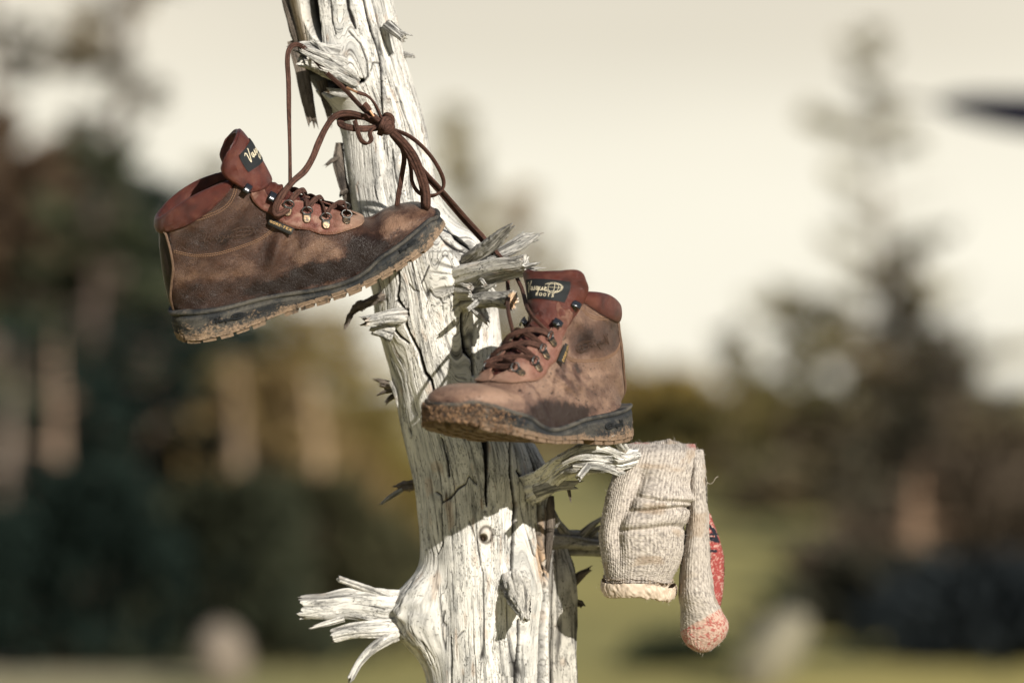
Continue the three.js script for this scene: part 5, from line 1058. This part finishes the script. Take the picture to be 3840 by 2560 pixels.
// ---------------------------------------------------------------- the forest edge behind
const GRN = [0.036, 0.042, 0.024], TEAL = [0.015, 0.024, 0.020], OLV = [0.15, 0.115, 0.034], TAN = [0.20, 0.155, 0.085], GRY = [0.12, 0.105, 0.065];
const L1 = 'conifers at the left forest edge', R1 = 'conifers at the right forest edge';
// left of the trunk
conifer(440, 30, -420, { spread: 1.0, dense: 0.42, bare: 0.35, color: [0.12, 0.10, 0.068], seed: 1, base: 0.5, size: 0.24, label: 'tall thin conifer with sparse crown, top out of frame at left' });
conifer(-60, 29, -300, { spread: 1.1, dense: 0.5, bare: 0.5, color: [0.075, 0.066, 0.048], seed: 2, base: 0.45, size: 0.2, label: 'tall sparse conifer cut by the left frame edge' });
conifer(90, 27, 430, { spread: 1.5, dense: 1.3, color: [0.10, 0.066, 0.042], seed: 3, size: 0.18, label: 'brownish dense conifer at the far left' });
conifer(330, 26, 560, { spread: 1.3, dense: 1.4, color: GRN, seed: 4, size: 0.18, label: 'dark green conifer second from the left edge' });
conifer(640, 27, 700, { spread: 1.3, dense: 1.6, color: TEAL, seed: 5, size: 0.18, label: 'darkest dense conifer behind the heel of the hanging boot' });
conifer(880, 33, 640, { spread: 1.0, dense: 1.0, color: [0.12, 0.10, 0.040], seed: 6, size: 0.18, label: 'olive conifer behind the hanging boot' });
conifer(1060, 36, 780, { spread: 0.9, dense: 1.0, color: [0.18, 0.135, 0.055], seed: 7, size: 0.18, label: 'sunlit yellowish conifer behind the lace strand' });
conifer(1250, 40, 1180, { spread: 1.3, dense: 1.1, color: [0.18, 0.135, 0.05], seed: 8, size: 0.18, label: 'low olive conifer left of the dead trunk' });
conifer(160, 23, 1250, { spread: 1.1, dense: 1.7, color: TEAL, seed: 9, size: 0.16, base: 0.02, label: 'low dark fir at the lower left' });
conifer(560, 24, 1180, { spread: 1.2, dense: 1.8, color: TEAL, seed: 10, size: 0.16, base: 0.02, label: 'low dark fir below the hanging boot heel' });
conifer(850, 25, 1500, { spread: 1.2, dense: 1.2, color: [0.13, 0.095, 0.042], seed: 11, size: 0.16, base: 0.02, label: 'small dark green fir below the hanging boot' });
shrub(330, 20, 1790, 0.95, { color: TEAL, seed: 12, n: 900, label: 'dark shrub at the lower left, before the low fir' });
shrub(1010, 24, 1400, 0.9, { color: [0.17, 0.12, 0.055], seed: 41, n: 500, label: 'tan olive shrub between the two pale snags' });
shrub(840, 20.2, 1830, 0.9, { color: [0.034, 0.038, 0.024], seed: 13, n: 800, label: 'dark shrub behind the pale round rock' });
shrub(1200, 21, 1830, 0.9, { color: [0.06, 0.058, 0.032], seed: 14, n: 500, label: 'brown green shrub left of the broad broken branch' });
shrub(1330, 30, 1620, 1.0, { color: OLV, seed: 15, n: 500, label: 'olive shrub just left of the dead trunk' });
shrub(40, 21, 2080, 0.8, { color: [0.022, 0.034, 0.034], seed: 16, n: 700, label: 'dark shrub in the lower left corner' });
conifer(215, 22, 1210, { name: 'snag', spread: 0.35, dense: 0.5, bare: 1, bark: [0.30, 0.215, 0.155], trunkR: 0.085, seed: 17, base: 0.4, label: 'pale pinkish snag at the far left' });
conifer(895, 22.5, 1300, { name: 'snag', spread: 0.3, dense: 0.4, bare: 1, bark: [0.31, 0.225, 0.155], trunkR: 0.09, seed: 18, base: 0.4, label: 'pale snag below the hanging boot' });
conifer(1185, 23, 1340, { name: 'snag', spread: 0.3, dense: 0.4, bare: 1, bark: [0.36, 0.26, 0.165], trunkR: 0.10, seed: 19, base: 0.4, label: 'pale tan snag left of the dead trunk' });
conifer(20, 22.5, 1250, { name: 'snag', spread: 0.3, dense: 0.4, bare: 1, bark: [0.33, 0.26, 0.21], trunkR: 0.08, seed: 20, base: 0.4, label: 'pale snag cut by the left frame edge' });
conifer(-30, 34, 540, { spread: 1.5, dense: 1.4, color: [0.12, 0.088, 0.056], seed: 51, size: 0.2, label: 'brown conifer cut by the left edge, behind the others' });
conifer(200, 35, 640, { spread: 1.5, dense: 1.4, color: [0.10, 0.080, 0.048], seed: 52, size: 0.2, label: 'brown green conifer between the two left conifers' });
conifer(500, 36, 690, { spread: 1.5, dense: 1.4, color: [0.075, 0.070, 0.040], seed: 53, size: 0.2, label: 'dim green conifer behind the boot collar' });
conifer(760, 38, 880, { spread: 1.6, dense: 1.3, color: [0.14, 0.108, 0.05], seed: 54, size: 0.2, label: 'olive conifer behind the side of the hanging boot' });
// behind and right of the trunk
conifer(1745, 62, 410, { spread: 0.85, dense: 0.8, color: [0.20, 0.165, 0.075], seed: 21, size: 0.24, label: 'slender pale conifer rising behind the dead trunk' });
conifer(1930, 66, 720, { spread: 1.2, dense: 0.9, color: [0.24, 0.17, 0.08], seed: 22, size: 0.24, label: 'tan conifer behind the boot tongue' });
conifer(2080, 64, 900, { spread: 1.2, dense: 0.9, color: [0.20, 0.15, 0.06], seed: 23, size: 0.24, label: 'tan olive conifer behind the right boot' });
conifer(2300, 70, 1300, { spread: 1.5, dense: 1.0, color: [0.17, 0.12, 0.04], seed: 24, size: 0.24, label: 'low brown conifer behind the right boot heel' });
conifer(3270, 40, 130, { spread: 2.1, dense: 0.75, bare: 0.35, color: [0.20, 0.175, 0.10], seed: 25, size: 0.15, base: 0.2, trunkR: 0.06, droop: 0.1, bark: [0.22, 0.18, 0.14], label: 'tall sparse conifer at the right with visible boughs' });
conifer(3390, 37, 940, { spread: 1.1, dense: 1.2, color: [0.10, 0.078, 0.045], seed: 26, size: 0.18, label: 'dark conifer just right of the tall sparse one' });
conifer(3570, 33, 1230, { spread: 1.2, dense: 1.2, color: [0.055, 0.050, 0.036], seed: 27, size: 0.17, label: 'dense dark fir near the right edge' });
conifer(3800, 38, 1540, { spread: 1.3, dense: 1.1, color: [0.075, 0.062, 0.038], seed: 42, label: 'brown green conifer cut by the right frame edge' });
shrub(3840, 30, 1640, 1.3, { color: [0.085, 0.066, 0.042], seed: 43, n: 600, size: 0.2, label: 'brown shrub under the conifer at the right edge' });
conifer(3160, 43, 1160, { spread: 1.3, dense: 1.1, color: GRY, seed: 28, size: 0.2, label: 'grey green conifer left of the tall sparse one' });
conifer(2960, 50, 1290, { spread: 1.3, dense: 1.2, color: [0.095, 0.085, 0.036], seed: 29, size: 0.2, label: 'green conifer at the middle right' });
conifer(2740, 56, 1250, { spread: 1.1, dense: 1.2, color: [0.12, 0.098, 0.040], seed: 30, size: 0.22, label: 'small conifer right of the bright sky gap' });
conifer(3330, 34, 1420, { spread: 1.2, dense: 1.4, color: [0.11, 0.088, 0.052], seed: 31, size: 0.17, label: 'dark low conifer before the tall sparse one' });
shrub(2480, 72, 1420, 2.6, { color: [0.20, 0.145, 0.045], seed: 32, n: 500, size: 0.3, label: 'wide brown olive shrub under the bright sky gap' });
shrub(2900, 60, 1500, 2.2, { color: [0.14, 0.098, 0.042], seed: 33, n: 500, size: 0.28, label: 'brown shrub behind the sock' });
shrub(2620, 58, 1560, 2.0, { color: [0.075, 0.068, 0.028], seed: 34, n: 600, size: 0.26, label: 'dark green shrub behind the top of the sock' });
shrub(3180, 44, 1640, 1.8, { color: [0.16, 0.12, 0.075], seed: 35, n: 500, size: 0.24, label: 'brown shrub at the right' });
shrub(3620, 27, 1760, 1.1, { color: [0.085, 0.066, 0.048], seed: 36, n: 800, size: 0.16, label: 'dark shrub at the right edge' });
shrub(3300, 23, 2130, 0.75, { color: [0.05, 0.048, 0.035], seed: 37, n: 500, size: 0.14, label: 'dark shrub right of the pale rock' });
shrub(3700, 20.5, 2160, 0.85, { color: [0.026, 0.032, 0.036], seed: 38, n: 800, size: 0.14, label: 'dark shrub in the lower right corner' });
shrub(2560, 20, 2430, 0.35, { color: GRN, seed: 39, n: 300, size: 0.1, label: 'small dark shrub under the sock toe' });
conifer(3430, 24, 1740, { name: 'snag', spread: 0.5, dense: 0.9, bare: 1, bark: [0.25, 0.165, 0.11], trunkR: 0.15, seed: 40, base: 0.2, label: 'brown broken snag at the right' });
rock(832, 2460, 18.5, 0.13, 0.17, 0.15, 'pale rounded rock at the lower left', 1, [0.22, 0.18, 0.14], 0.2);
rock(2890, 2450, 18.2, 0.25, 0.13, 0.2, 'pale tilted rock at the lower right', 2, [0.25, 0.225, 0.16], 0.85);
{ // bare limb reaching in from a tree outside the right edge
  const d = 20, z = D - d, kx = S * d / D, t = thing('snag', 'dark bare limb reaching in at the right edge', 'dead tree'), P = (px, py, dz) => V3((px - CX) * kx, H + (CY - py) * kx, z + dz);
  const x0 = (4420 - CX) * kx;
  part('trunk', limbGeo(V3(x0 + 0.1, 0, z), V3(x0 - 0.05, 4.6, z), 0.11, 0.03), barkMat.clone(), t).material.vertexColors = false;
  t.children[0].material.color.setRGB(0.08, 0.065, 0.06);
  const c = [0.010, 0.010, 0.018];
  part('branch', merge([ribbon([P(4420, 500, 0), P(4050, 445, 0.05), P(3790, 425, 0.1), P(3600, 404, 0.12), P(3500, 398, 0.12)], { w: (v) => 0.12 * sqrt(max(0.02, 1 - v * v * v)), h: (v) => 0.09 * sqrt(max(0.02, 1 - v * v * v)), n: 8, m: 30, square: 1, col: () => c }), ribbon([P(3540, 400, 0.12), P(3420, 390, 0.13), P(3290, 372, 0.15)], { w: 0.014, h: 0.014, n: 6, m: 20, square: 1, col: () => [0.1, 0.09, 0.08] })]), barkMat, t);
}
renderer.render(scene, camera);
